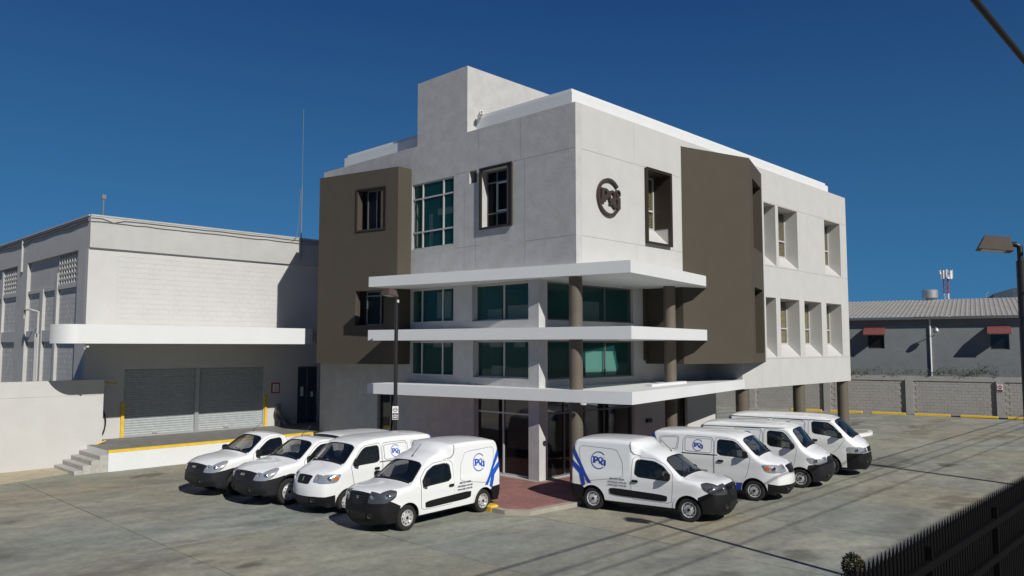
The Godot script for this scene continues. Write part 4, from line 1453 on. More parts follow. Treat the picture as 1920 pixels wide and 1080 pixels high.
func build_furniture() -> void:
	lamp_post("tall black lamp post at the right edge of the yard, by the fence", Vector3(-4.0, 0, 12.55), Vector3(-0.35, 0, -0.94), 6.05)
	var l := lamp_post("black lamp post with a small sign, between the left vans and the building", Vector3(-2.36, 0.115, -6.05), Vector3(-0.98, 0, 0.15), 6.1)
	var ph := MB.new()
	ph.lathe([Vector2(0, -0.06), Vector2(0.04, -0.05), Vector2(0.05, 0.0), Vector2(0.03, 0.05), Vector2(0, 0.05)], Vector3(0.0, 5.86, 0.08), Y, 12)
	part("photocell", ph, M.lamp_glass, l)
	var W := Wall.new(Vector3(-2.36, 0, -6.05) + Vector3(-0.6, 0, 0.8) * 0.075, Vector3(0.8, 0, 0.6), Vector3(-0.6, 0, 0.8))
	var sg := thing("post_sign", "small white no-parking style sign strapped to the left lamp post", "sign")
	var pl := MB.new()
	bar(pl, W, -0.1, 0.1, 1.95, 2.4, -0.012, 0.0)
	part("plate", pl, M.white_paint, sg)
	var rg := MB.new()
	var rp := ring_poly(Vector2(0, 2.28), 0.05, 0.075, 0, TAU - 0.001, 28)
	extrude_on(rg, W, rp, -0.012, -0.016)
	bar(rg, W, -0.06, 0.06, 2.27, 2.29, -0.016, -0.012)
	part("symbol", rg, M.ink, sg)
	var bb := MB.new()
	bar(bb, W, -0.085, 0.085, 2.09, 2.17, -0.016, -0.012)
	bar(bb, W, -0.085, 0.085, 1.97, 2.06, -0.016, -0.012)
	part("black_band", bb, M.black, sg)
	var wl := MB.new()
	bar(wl, W, -0.04, 0.04, 2.12, 2.14, -0.02, -0.016)
	bar(wl, W, -0.06, 0.06, 2.0, 2.03, -0.02, -0.016)
	part("lettering_lines", wl, M.white_paint, sg)
	# fence of pointed bars along the street
	var fz := 12.8
	var f := thing("fence", "black steel street fence of pointed bars in the lower right corner", "fence")
	for y in [1.86, 2.28]:
		box_part("rail", Vector3(-16, y - 0.04, fz + 0.03), Vector3(14, y + 0.04, fz + 0.075), M.fence, f)
	box_part("rail", Vector3(-16, 0.95, fz + 0.03), Vector3(14, 1.02, fz + 0.075), M.fence, f)
	var mesh := picket()
	var x := -15.6
	var count := 0
	while x < 12.0 and count < 290:
		var o := put("picket", mesh, M.fence, f)
		o.position = Vector3(x, 0.1, fz)
		x += 0.1
		count += 1
	x = -15.5
	while x < 13:
		var pm := MB.new()
		pm.box(Vector3(x - 0.025, 0, fz + 0.02), Vector3(x + 0.025, 2.45, fz + 0.07))
		part("fence_post", pm, M.fence, f)
		x += 2.6
	box_part("plinth", Vector3(-16, -0.1, fz - 0.1), Vector3(14, 0.1, fz + 0.2), M.kerb, f)
	# shrub poking over the fence
	var rng := RandomNumberGenerator.new()
	rng.seed = 14
	var sh := thing("shrub", "dark round shrub head poking above the fence at the bottom right", "shrub", Vector3(-11.68, 0, 12.62))
	tube_part("stem", [Vector3.ZERO, Vector3(0.02, 1.2, 0), Vector3(0, 2.45, 0)], 0.03, M.wood, sh)
	for k in 2:
		var lm := MB.new()
		for i in 900:
			var dir := Vector3(rng.randfn(0, 1), rng.randfn(0, 1), rng.randfn(0, 1)).normalized()
			var p := Vector3(0, 2.5, 0) + dir * pow(rng.randf(), 0.4) * Vector3(0.09, 0.1, 0.09) * rng.randf_range(0.85, 1.12)
			var e := (dir + Vector3(rng.randfn(0, 0.7), rng.randfn(0, 0.7), rng.randfn(0, 0.7))).normalized()
			var g := e.cross(Vector3(rng.randfn(0, 1), rng.randfn(0, 1), 0.3)).normalized()
			var s := rng.randf_range(0.015, 0.028)
			lm.tri(p - e * s * 0.4, p + g * s * 0.3, p + e * s, e.cross(g))
			lm.tri(p - e * s * 0.4, p - g * s * 0.3, p + e * s, e.cross(g))
		stuff(part("leaves", lm, M.leaf_dark if k == 0 else M.leaf_dry, sh))
	# utility pole beyond the frame, whose shadow crosses the yard, and the street cables
	var up := thing("utility_pole", "wooden utility pole by the fence whose long shadow crosses the yard right of the vans", "utility pole", Vector3(9.4, 0, 14.6))
	var um := MB.new()
	um.lathe([Vector2(0.15, 0), Vector2(0.1, 9.0), Vector2(0, 9.0)], Vector3.ZERO, Y, 14)
	part("pole", um, M.wood, up)
	box_part("crossarm", Vector3(-0.06, 7.4, -0.8), Vector3(0.06, 7.52, 1.6), M.wood, up)
	var cb := [[13.95, 6.87, 0.026, "black overhead cable crossing the top right corner of the sky"],
		[15.25, 7.15, 0.015, "overhead street cable casting the soft shadow line nearest the vans"],
		[15.75, 7.1, 0.018, "overhead street cable casting the middle soft shadow line across the yard"],
		[16.6, 7.0, 0.016, "overhead street cable casting the soft shadow line nearest the fence"]]
	for c in cb:
		var o := thing("overhead_cable", c[3], "cable", Vector3.ZERO, 0.0, "cables along the street")
		tube_part("cable", [Vector3(-60, c[1], c[0]), Vector3(-12, c[1], c[0]), Vector3(60, c[1], c[0])], c[2], M.cable, o)


func picket() -> ArrayMesh:
	var m := MB.new()
	m.box(Vector3(-0.03, 0, -0.012), Vector3(0.03, 2.38, 0.012))
	for s in [-1.0, 1.0]:
		m.face([Vector3(-0.03, 2.38, 0.012 * s), Vector3(0.03, 2.38, 0.012 * s), Vector3(0.0, 2.52, 0.0)], Vector3(0, 0.2, s))
		m.face([Vector3(0.03 * s, 2.38, -0.012), Vector3(0.03 * s, 2.38, 0.012), Vector3(0.0, 2.52, 0.0)], Vector3(s, 0.2, 0))
	return m.mesh()


# ---------- vans and pick-ups ----------
# Each body is one smooth shell: a side outline (x forward, y up) gives the roof, screen, bonnet and nose;
# the flanks bulge by «half width» less the tumble-home, rounded in towards the outline.
class Car:
	var top: PackedVector2Array      # outline from rear bottom over the roof to the front bottom
	var s_at: PackedFloat32Array     # running length along it
	var low: float                   # sill height
	var hw: float
	var length: float
	var belt: float
	var tum: Array                   # [x from, x to, value before, value after]
	var redge := 0.085
	var crown := 0.045
	var nose := 0.1
	var taper := 0.17
	var rear_in := 0.05
	var cache := {}

	func setup(pts: Array, rounds := 2) -> void:
		top = PackedVector2Array()
		for p in pts:
			top.append(Vector2(p[0], p[1]))
		for k in rounds:  # corner cutting
			var q := PackedVector2Array([top[0]])
			for i in top.size() - 1:
				if i > 0: q.append(top[i].lerp(top[i + 1], 0.25))
				if i < top.size() - 2: q.append(top[i].lerp(top[i + 1], 0.75))
			q.append(top[-1])
			top = q
		s_at = PackedFloat32Array([0.0])
		for i in top.size() - 1:
			s_at.append(s_at[i] + top[i].distance_to(top[i + 1]))

	func poly() -> PackedVector2Array:
		return top

	func s_of(x: float, y: float) -> float:
		var best := 1e9
		var s := 0.0
		for i in top.size() - 1:
			var c := Geometry2D.get_closest_point_to_segment(Vector2(x, y), top[i], top[i + 1])
			var dd := c.distance_squared_to(Vector2(x, y))
			if dd < best:
				best = dd
				s = s_at[i] + top[i].distance_to(c)
		return s

	func edge_dist(p: Vector2) -> float:
		var best := 1e9
		for i in top.size() - 1:
			var c := Geometry2D.get_closest_point_to_segment(p, top[i], top[i + 1])
			best = minf(best, c.distance_squared_to(p))
		return sqrt(best)

	func width(p: Vector2) -> float:
		var t := lerpf(tum[2], tum[3], smoothstep(tum[0], tum[1], p.x))
		var w := hw - t * maxf(0.0, p.y - belt) - 0.05 * pow(maxf(0.0, (belt - 0.35 - p.y) / 0.5), 2.0)
		w += 0.012 * smoothstep(0.25, 0.0, absf(p.y - belt + 0.12))
		w -= taper * pow(maxf(0.0, (p.x - length + 0.75) / 0.75), 2.4)
		w -= rear_in * pow(maxf(0.0, (0.3 - p.x) / 0.3), 2.0)
		var re := lerpf(redge, redge * 1.9, smoothstep(length - 0.9, length - 0.25, p.x))
		var d := minf(edge_dist(p), re)
		var k := 1.0 - d / re
		return w - re * 0.9 * k * k

	func side(p: Vector2) -> Vector3:
		var key := Vector2i(roundi(p.x * 4000.0), roundi(p.y * 4000.0))
		if not cache.has(key):
			cache[key] = Vector3(p.x, p.y, width(p))
		return cache[key]

	func shell(p: Vector2) -> Vector3:  # p.x along the outline, p.y across (-0.7 .. 0.7)
		var key := Vector2i(roundi(p.x * 4000.0) + 100000000, roundi(p.y * 4000.0))
		if cache.has(key):
			return cache[key]
		var i := clampi(s_at.bsearch(p.x) - 1, 0, top.size() - 2)
		var f := clampf((p.x - s_at[i]) / maxf(s_at[i + 1] - s_at[i], 1e-5), 0.0, 1.0)
		var q := top[i].lerp(top[i + 1], f)
		# smooth normal of the outline
		var d0 := (top[mini(i + 1, top.size() - 1)] - top[i]).normalized()
		var dn := (top[mini(i + 2, top.size() - 1)] - top[mini(i + 1, top.size() - 2)]).normalized()
		var d := d0.lerp(dn, f).normalized()
		var nn := Vector2(-d.y, d.x)
		var t := clampf(p.y / 0.7, -1.0, 1.0)
		var c := lerpf(crown, nose, clampf(nn.x, 0.0, 1.0)) * (1.0 - pow(absf(t), 2.3))
		var r := q + nn * c
		cache[key] = Vector3(r.x, r.y, t * width(q))
		return cache[key]


func panel(mb: MB, car: Car, poly: PackedVector2Array, holes: Array, off: float, on_shell := false, sgn := 1.0, cell := 0.06) -> void:
	# the part of a body surface inside «poly» and outside «holes», «off» metres proud; sgn -1 is the other flank
	var lo := poly[0]
	var hi := poly[0]
	for p in poly:
		lo = lo.min(p)
		hi = hi.max(p)
	var nx := maxi(1, ceili((hi.x - lo.x) / cell))
	var ny := maxi(1, ceili((hi.y - lo.y) / cell))
	var st := Vector2((hi.x - lo.x) / nx, (hi.y - lo.y) / ny)
	var done := {}
	var at := func(p: Vector2) -> Array:
		var key := Vector2i(roundi(p.x * 5000.0), roundi(p.y * 5000.0))
		if done.has(key): return done[key]
		var e := 0.012
		var a: Vector3
		var u: Vector3
		var w: Vector3
		if on_shell:
			a = car.shell(p)
			u = car.shell(p + Vector2(e, 0)) - car.shell(p - Vector2(e, 0))
			w = car.shell(p + Vector2(0, e if p.y < 0 else -e)) - a
		else:
			a = car.side(p)
			var eu := e if Geometry2D.is_point_in_polygon(p + Vector2(e, 0), car.top) else -e
			var ew := -e if Geometry2D.is_point_in_polygon(p + Vector2(0, -e), car.top) else e
			u = (car.side(p + Vector2(eu, 0)) - a) * signf(eu)
			w = (car.side(p + Vector2(0, ew)) - a) * -signf(ew)
		var nn := u.cross(w).normalized()
		if on_shell:
			if nn.dot(a - Vector3(car.length * 0.5, 0.6, a.z * 0.5)) < 0: nn = -nn
		elif nn.z < 0: nn = -nn
		var r := [a + nn * off, nn]
		if sgn < 0:
			r = [Vector3(r[0].x, r[0].y, -r[0].z), Vector3(nn.x, nn.y, -nn.z)]
		done[key] = r
		return r
	for i in nx:
		for j in ny:
			var o := lo + Vector2(i, j) * st
			var q := PackedVector2Array([o, o + Vector2(st.x, 0), o + st, o + Vector2(0, st.y)])
			var parts: Array = Geometry2D.intersect_polygons(q, poly)
			for h in holes:
				var nxt := []
				for pt in parts:
					for c in Geometry2D.clip_polygons(pt, h):
						if not Geometry2D.is_polygon_clockwise(c): nxt.append(c)
				parts = nxt
			for pt in parts:
				var t := Geometry2D.triangulate_polygon(pt)
				for k in range(0, t.size(), 3):
					var a: Array = at.call(pt[t[k]])
					var b: Array = at.call(pt[t[k + 1]])
					var c: Array = at.call(pt[t[k + 2]])
					mb.tri_n(a[0], b[0], c[0], a[1], b[1], c[1])


func V(pts: Array) -> PackedVector2Array:
	var p := PackedVector2Array()
	for q in pts:
		p.append(Vector2(q[0], q[1]))
	if Geometry2D.is_polygon_clockwise(p):
		p.reverse()
	return p


func soft(p: PackedVector2Array, rounds := 2, k := 0.22) -> PackedVector2Array:
	for r in rounds:
		var q := PackedVector2Array()
		for i in p.size():
			var a := p[i]
			var b := p[(i + 1) % p.size()]
			q.append(a.lerp(b, k))
			q.append(a.lerp(b, 1.0 - k))
		p = q
	return p


func grown(p: PackedVector2Array, d: float) -> PackedVector2Array:
	var r := Geometry2D.offset_polygon(p, d, Geometry2D.JOIN_ROUND)
	return r[0] if r.size() else p


func circle(c: Vector2, r: float, seg := 28) -> PackedVector2Array:
	return ellipse(c, r, r, seg)


func both(called: String, car: Car, poly: PackedVector2Array, holes: Array, off: float, m: Material, parent: Node, on_shell := false, cell := 0.06) -> Array:
	# the same panel on the left and on the right
	var out := []
	for s in [-1.0, 1.0]:
		var mb := MB.new()
		if on_shell:
			var pp := poly
			if s < 0:
				pp = PackedVector2Array()
				for q in poly: pp.append(Vector2(q.x, -q.y))
				pp.reverse()
			panel(mb, car, pp, holes, off, true, 1.0, cell)
		else:
			panel(mb, car, poly, holes, off, false, s, cell)
		if mb.v.size():
			out.append(part(called, mb, m, parent))
	return out


func outline_strip(called: String, car: Car, poly: PackedVector2Array, wd: float, off: float, m: Material, parent: Node) -> void:
	both(called, car, grown(poly, wd), [poly], off, m, parent)


func side_text(car: Car, s: String, c: Vector2, h: float, sgn: float, off: float, m: Material, parent: Node, font := "Droid Sans", sx := 1.0, called := "lettering") -> void:
	var src := MB.new()
	src.add_mesh(text_mesh(s, h, 0.0, font, 700), Transform3D.IDENTITY)
	var mb := MB.new()
	for k in range(0, src.v.size(), 3):
		var q := []
		for e in 3:
			var p := src.v[k + e]
			var a := car.side(Vector2(c.x + p.x * sx * sgn, c.y + p.y))
			q.append(Vector3(a.x, a.y, (a.z + off) * sgn))
		var nn := Vector3(0, 0.05, sgn).normalized()
		mb.tri(q[0], q[1], q[2], nn)
	if mb.v.size():
		part(called, mb, m, parent)


func shell_text(car: Car, s: String, x: float, y: float, h: float, off: float, m: Material, parent: Node, called := "emblem", sx := 1.0) -> void:
	var src := MB.new()
	src.add_mesh(text_mesh(s, h, 0.0, "Droid Sans"), Transform3D.IDENTITY)
	var s0 := car.s_of(x, y)
	var mb := MB.new()
	for k in range(0, src.v.size(), 3):
		var q := []
		for e in 3:
			var p := src.v[k + e]
			q.append(car.shell(Vector2(s0 - p.y, -p.x * sx * 0.7 / 0.75)) + Vector3(off, off * 0.3, 0))
		mb.tri(q[0], q[1], q[2], Vector3(1, 0.1, 0).normalized())
	if mb.v.size():
		part(called, mb, m, parent)


func van_logo(car: Car, c: Vector2, r: float, m: Material, parent: Node, off := 0.006) -> void:
	for s in [-1.0, 1.0]:
		var ring := ring_poly(Vector2.ZERO, r * 0.9, r, deg_to_rad(42), deg_to_rad(312), 44)
		var rp := PackedVector2Array()
		for p in ring: rp.append(c + Vector2(p.x * s, p.y))
		if Geometry2D.is_polygon_clockwise(rp): rp.reverse()
		var mb := MB.new()
		panel(mb, car, rp, [], off, false, s, 0.12)
		var o := part("logo_ring", mb, m, parent)
		for pieces in logo_letters():
			var lm := MB.new()
			for q in pieces:
				var lp := PackedVector2Array()
				for p in q: lp.append(c + Vector2(p.x * s, p.y) * r)
				if Geometry2D.is_polygon_clockwise(lp): lp.reverse()
				panel(lm, car, lp, [], off, false, s, 0.12)
			part("letter", lm, m, o)
		var d := MB.new()
		var dp := ellipse(c + Vector2(0.74 * r * s, 0.3 * r), r * 0.17, r * 0.17, 18)
		panel(d, car, dp, [], off + 0.001, false, s, 0.3)
		part("letter_dot", d, M.ball, o)


func wheel(parent: Node, at: Vector3, r: float, outward: float, alloy := false) -> void:
	var o := Node3D.new()
	o.name = "wheel"
	var k: int = parent.get_meta("n_wheel", 0)
	if k > 0: o.name = "wheel_%03d" % k
	parent.set_meta("n_wheel", k + 1)
	parent.add_child(o, true)
	o.position = at
	var ax := Vector3(0, 0, outward)
	var rr := r * 0.64
	var t := MB.new()
	t.lathe([Vector2(rr * 0.96, -0.16), Vector2(r * 0.9, -0.165), Vector2(r * 0.985, -0.14), Vector2(r, -0.1), Vector2(r, -0.045), Vector2(r * 0.985, -0.012), Vector2(r * 0.93, 0.004), Vector2(r * 0.8, 0.006), Vector2(rr * 1.02, -0.004), Vector2(rr * 0.97, -0.03)], Vector3.ZERO, ax, 36)
	part("tyre", t, M.rubber, o)
	var d := MB.new()
	d.lathe([Vector2(rr * 0.99, -0.01), Vector2(rr, 0.004), Vector2(rr * 0.94, 0.004), Vector2(rr * 0.88, -0.035), Vector2(rr * 0.8, -0.05), Vector2(rr * 0.62, -0.012), Vector2(rr * 0.44, -0.02), Vector2(rr * 0.4, -0.005), Vector2(rr * 0.24, 0.0), Vector2(0.0, 0.002)], Vector3.ZERO, ax, 32)
	part("rim", d, M.rim, o)
	var h := MB.new()
	var s := ax.cross(Y).normalized()
	var n := 5 if alloy else 9
	for i in n:
		var an := TAU * i / n
		var dir := s * cos(an) + Y * sin(an)
		var c := dir * rr * (0.62 if alloy else 0.7) + ax * (-0.022)
		h.lathe([Vector2(rr * (0.26 if alloy else 0.1), 0.0), Vector2(rr * (0.22 if alloy else 0.1), 0.012), Vector2(0, 0.013)], c, (ax + dir * (0.1 if alloy else -0.5)).normalized(), 10)
	h.lathe([Vector2(rr * 0.2, 0.0), Vector2(rr * 0.18, 0.014), Vector2(0, 0.016)], Vector3.ZERO, ax, 14)
	part("rim_holes", h, M.black, o)


func make_car(called: String, label: String, group: String, sp: Dictionary) -> Node3D:
	var o := thing(called, label, sp.category, Vector3.ZERO, 0.0, group)
	var car := Car.new()
	car.length = sp.length
	car.hw = sp.hw
	car.belt = sp.belt
	car.tum = sp.tum
	car.low = sp.low
	for k in ["redge", "crown", "nose", "taper", "rear_in"]:
		if sp.has(k): car.set(k, sp[k])
	car.setup(sp.top)
	var xr: float = sp.axles[0]
	var xf: float = sp.axles[1]
	var r: float = sp.r
	var outline := car.poly()
	var body := V(Array(outline).map(func(p): return [p.x, p.y]))
	# flank: outline above the sill, less wheel arches, windows and the plastic bumper
	var low := V([[-1, -1], [9, -1], [9, sp.low], [-1, sp.low]])
	var arches := [circle(Vector2(xr, r), sp.arch), circle(Vector2(xf, r), sp.arch)]
	var win: PackedVector2Array = soft(V(sp.window), 2, 0.12)
	var bump: PackedVector2Array = V(sp.bumper)
	var holes := [low, arches[0], arches[1], win, bump]
	if sp.has("rear_bumper"): holes.append(V(sp.rear_bumper))
	var mb := MB.new()
	for s in [-1.0, 1.0]:
		panel(mb, car, body, holes, 0.0, false, s)
	# shell: everything but the windscreen and the plastic nose
	var total := car.s_at[-1]
	var s_w0 := car.s_of(sp.screen[0][0], sp.screen[0][1])
	var s_w1 := car.s_of(sp.screen[1][0], sp.screen[1][1])
	var s_b := car.s_of(sp.nose_black[0], sp.nose_black[1])
	var screen := soft(V([[s_w0, -0.645], [s_w1, -0.67], [s_w1, 0.67], [s_w0, 0.645]]), 2, 0.1)
	var s_r := 0.0
	if sp.has("rear_black"): s_r = car.s_of(sp.rear_black[0], sp.rear_black[1])
	var sh := V([[s_r, -0.7], [s_b, -0.7], [s_b, 0.7], [s_r, 0.7]])
	panel(mb, car, sh, [screen], 0.0, true, 1.0, 0.07)
	part("body", mb, M.paint, o)
	# plastic bumper: nose of the shell and lower front corners
	var pb := MB.new()
	var bp: Array = Geometry2D.intersect_polygons(bump, body)
	for q in bp:
		for s in [-1.0, 1.0]:
			panel(pb, car, q, [arches[1], V([[-1, -1], [9, -1], [9, sp.low - 0.06], [-1, sp.low - 0.06]])], 0.003, false, s)
	panel(pb, car, V([[s_b, -0.7], [total, -0.7], [total, 0.7], [s_b, 0.7]]), [], 0.003, true)
	part("front_bumper", pb, sp.plastic, o)
	if sp.has("rear_bumper"):
		var rb := MB.new()
		for q in Geometry2D.intersect_polygons(V(sp.rear_bumper), body):
			for s in [-1.0, 1.0]:
				panel(rb, car, q, [arches[0], low], 0.004, false, s)
		if s_r > 0: panel(rb, car, V([[0, -0.7], [s_r, -0.7], [s_r, 0.7], [0, 0.7]]), [], 0.003, true)
		part("rear_bumper", rb, sp.plastic, o)
	# wheel arch lips and roof ribs
	for k in 2:
		for s in [-1.0, 1.0]:
			var am := MB.new()
			var keep: PackedVector2Array = V([[-1, sp.low + 0.02], [9, sp.low + 0.02], [9, 3], [-1, 3]])
			for q in Geometry2D.intersect_polygons(circle(Vector2([xr, xf][k], r), sp.arch + 0.055, 36), keep):
				for q2 in Geometry2D.intersect_polygons(q, body):
					panel(am, car, q2, [grown(arches[k], 0.002), bump, V(sp.get("rear_bumper", [[-3, -3], [-2, -3], [-2, -2]]))], 0.012, false, s, 0.08)
			part("wheel_arch", am, sp.get("arch_mat", M.paint), o)
	for v in sp.get("ribs", []):
		var rs0 := car.s_of(sp.rib_span[0], sp.top_y)
		var rs1 := car.s_of(sp.rib_span[1], sp.top_y)
		var rim := MB.new()
		panel(rim, car, V([[rs0, v - 0.022], [rs1, v - 0.022], [rs1, v + 0.022], [rs0, v + 0.022]]), [], 0.012, true, 1.0, 0.1)
		part("roof_rib", rim, M.paint, o)
	# underside, wheel housings and cabin
	var ub := MB.new()
	ub.box(Vector3(0.12, sp.low - 0.06, -car.hw + 0.12), Vector3(car.length - 0.25, sp.low + 0.08, car.hw - 0.12))
	ub.box(Vector3(0.15, sp.low, -car.hw + 0.26), Vector3(car.length - 0.5, sp.low + 0.45, car.hw - 0.26))
	part("underbody", ub, M.black, o)
	for x in [xr, xf]:
		for s in [-1.0, 1.0]:
			var wh := MB.new()
			for i in 14:
				var a0 := PI * i / 14.0 - 0.1
				var a1 := PI * (i + 1.3) / 14.0 - 0.1
				var p := [Vector3(x + cos(a0) * sp.arch, r + sin(a0) * sp.arch, s * (car.hw - 0.3)), Vector3(x + cos(a1) * sp.arch, r + sin(a1) * sp.arch, s * (car.hw - 0.3))]
				var q := [p[0] + Vector3(0, 0, s * 0.285), p[1] + Vector3(0, 0, s * 0.285)]
				for k in 2:  # follow the flank
					var px: float = q[k].x
					var py: float = q[k].y
					q[k].z = s * (car.width(Vector2(px, py)) - 0.004)
				wh.face([p[0], p[1], q[1], q[0]], Vector3(-cos(a0), -sin(a0), 0))
			part("wheel_housing", wh, M.black, o)
	for s in [-1.0, 1.0]:
		wheel(o, Vector3(xr, r, s * (car.hw - 0.035)), r, s, sp.get("alloy", false))
		wheel(o, Vector3(xf, r, s * (car.hw - 0.035)), r, s, sp.get("alloy", false))
	var cab: Array = sp.cab   # [back x, front x, floor y, roof y]
	var ib := MB.new()
	ib.box(Vector3(cab[0] - 0.04, 0.5, -car.hw + 0.16), Vector3(cab[0], cab[3] - 0.12, car.hw - 0.16))
	ib.box(Vector3(cab[0], 0.55, -car.hw + 0.1), Vector3(cab[1], 0.62, car.hw - 0.1))
	part("cab_bulkhead", ib, M.seat, o)
	var da := MB.new()
	da.bbox(Vector3(cab[1] - 0.55, 0.62, -car.hw + 0.14), Vector3(cab[1] - 0.06, sp.belt - 0.04, car.hw - 0.14), 0.06)
	part("dashboard", da, M.black, o)
	for s in [-0.36, 0.36]:
		var se := MB.new()
		var sx: float = cab[0] + 0.12
		se.bbox(Vector3(sx, 0.62, s - 0.24), Vector3(sx + 0.5, 0.86, s + 0.24), 0.05)
		se.obox(Vector3(sx + 0.06, 1.08, s), Vector3(0.06, 0.27, 0.22), Basis(Vector3(0, 0, 1), 0.14))
		se.obox(Vector3(sx - 0.01, 1.42, s), Vector3(0.045, 0.09, 0.12), Basis(Vector3(0, 0, 1), 0.14))
		part("seat", se, M.seat, o)
	var stw := MB.new()
	var ring := []
	var wc := Vector3(cab[1] - 0.62, sp.belt - 0.02, -0.36)
	for i in 19:
		var an := TAU * i / 18.0
		ring.append(wc + Vector3(sin(an) * 0.1, sin(an) * 0.15, cos(an) * 0.18))
	stw.tube(ring, 0.016, 6)
	part("steering_wheel", stw, M.black, o)
	# glazing
	var ws := MB.new()
	panel(ws, car, grown(screen, 0.012), [], -0.004, true, 1.0, 0.08)
	part("windscreen", ws, M.screen_glass, o)
	var wsl := MB.new()
	panel(wsl, car, grown(screen, 0.014), [grown(screen, -0.022)], 0.004, true, 1.0, 0.08)
	panel(wsl, car, V([[s_w1 - 0.06, -0.6], [s_w1 + 0.015, -0.64], [s_w1 + 0.015, 0.64], [s_w1 - 0.06, 0.6]]), [], 0.005, true, 1.0, 0.08)
	part("windscreen_seal", wsl, M.seal, o)
	var wp := MB.new()
	for s in [-0.45, 0.08]:
		wp.tube([car.shell(Vector2(s_w1 + 0.02, s)) + Vector3(0, 0.02, 0), car.shell(Vector2(s_w1 - 0.07, s + 0.2)) + Vector3(0.012, 0.02, 0), car.shell(Vector2(s_w1 - 0.12, s + 0.5)) + Vector3(0.012, 0.015, 0)], 0.009, 5)
	part("wiper", wp, M.black, o)
	# doors, each with its window and handle
	var dpoly := soft(V(sp.door), 1, 0.08)
	for s in [-1.0, 1.0]:
		var dm := MB.new()
		panel(dm, car, dpoly, [win, arches[1]], 0.007, false, s)
		var door := part("door", dm, M.paint, o)
		var gm := MB.new()
		panel(gm, car, grown(dpoly, 0.009), [grown(dpoly, -0.01), grown(arches[1], 0.01)], 0.003, false, s)
		part("door_gap", gm, M.seal, door)
		var wm := MB.new()
		panel(wm, car, grown(win, 0.008), [], -0.006, false, s)
		part("door_window", wm, M.car_glass, door)
		var sm := MB.new()
		panel(sm, car, grown(win, 0.02), [grown(win, -0.008)], 0.009, false, s)
		part("window_seal", sm, M.seal, door)
		var hc: Array = sp.handle
		var ha := car.side(Vector2(hc[0], hc[1]))
		var hm := MB.new()
		hm.bbox(Vector3(hc[0] - 0.085, hc[1] - 0.03, s * (ha.z + 0.022) - 0.02), Vector3(hc[0] + 0.085, hc[1] + 0.03, s * (ha.z + 0.022) + 0.02), 0.014)
		part("handle", hm, M.plastic, door)
	# mirrors
	for s in [-1.0, 1.0]:
		var mc: Array = sp.mirror
		var a := car.side(Vector2(mc[0], mc[1]))
		var mm := MB.new()
		var c := Vector3(mc[0] + 0.0, mc[1] + 0.07, s * (a.z + 0.1))
		mm.obox(c, Vector3(0.05, 0.085, 0.075), Basis(Y, s * 0.25))
		mm.obox(c + Vector3(0.06, 0.0, 0), Vector3(0.03, 0.065, 0.06), Basis(Y, s * 0.25))
		mm.obox(c - Vector3(0.0, 0.09, s * 0.05), Vector3(0.035, 0.025, 0.06))
		var mo := part("mirror", mm, sp.get("mirror_mat", M.plastic), o)
		var mg := MB.new()
		mg.obox(c - Vector3(0.058, 0, 0), Vector3(0.002, 0.07, 0.06), Basis(Y, s * 0.25))
		part("mirror_glass", mg, M.chrome, mo)
	# lamps: wrap from the flank on to the nose
	var lp: PackedVector2Array = soft(V(sp.lamp), 2, 0.15)
	for s in [-1.0, 1.0]:
		var lm := MB.new()
		for q in Geometry2D.intersect_polygons(lp, body):
			panel(lm, car, q, [], 0.009, false, s, 0.05)
		var rows: Array = sp.lamp_front   # [top x, top y], [bottom x, bottom y], inner v
		var s0 := car.s_of(rows[0][0], rows[0][1])
		var s1 := car.s_of(rows[1][0], rows[1][1])
		var v0: float = rows[2]
		var fp := V([[s0, 0.7 * s], [s0 + 0.02, v0 * s], [s1, (v0 + 0.05) * s], [s1, 0.7 * s]])
		panel(lm, car, fp, [], 0.009, true, 1.0, 0.05)
		var la := part("headlight", lm, sp.get("lamp_mat", M.lamp_clear), o)
		var rm := MB.new()
		var lc: Array = sp.lamp_spot
		var pa := car.side(Vector2(lc[0], lc[1])) + Vector3(0.004, 0, 0.008)
		var dirn := Vector3(0.75, 0.1, s * 0.6).normalized()
		rm.lathe([Vector2(0.0, 0.012), Vector2(0.045, 0.01), Vector2(0.062, 0.0)], Vector3(pa.x, pa.y, s * pa.z), dirn, 16)
		part("reflector", rm, M.chrome, la)
		rm = MB.new()
		var fa := car.shell(Vector2((s0 + s1) * 0.5, (v0 + 0.14) * s))
		rm.lathe([Vector2(0.0, 0.016), Vector2(0.045, 0.014), Vector2(0.06, 0.0)], fa + Vector3(0.004, 0, 0), Vector3(1, 0.1, s * 0.1), 16)
		part("reflector", rm, M.chrome, la)
		if sp.has("indicator"):
			var ip: Array = sp.indicator
			var im := MB.new()
			panel(im, car, ellipse(Vector2(ip[0], ip[1]), 0.07, 0.05, 16), [], 0.014, false, s, 0.1)
			part("indicator", im, M.lamp_orange, la)
	# grille
	var gr: Array = sp.grille   # [top x, top y], [bottom x, bottom y], half width
	var g0 := car.s_of(gr[0][0], gr[0][1])
	var g1 := car.s_of(gr[1][0], gr[1][1])
	var gb := MB.new()
	var gp := soft(V([[g0, -gr[2]], [g1, -gr[2] * 0.86], [g1, gr[2] * 0.86], [g0, gr[2]]]), 2, 0.1)
	panel(gb, car, gp, [], 0.006, true, 1.0, 0.06)
	var go := part("grille", gb, M.black, o)
	var nb := 4
	for i in nb:
		var t := g0 + (g1 - g0) * (i + 0.7) / (nb + 0.4)
		var bm := MB.new()
		var hwid: float = gr[2] * 0.92
		panel(bm, car, V([[t - 0.009, -hwid], [t + 0.009, -hwid], [t + 0.009, hwid], [t - 0.009, hwid]]), [], 0.012, true, 1.0, 0.08)
		part("grille_bar", bm, sp.plastic, go)
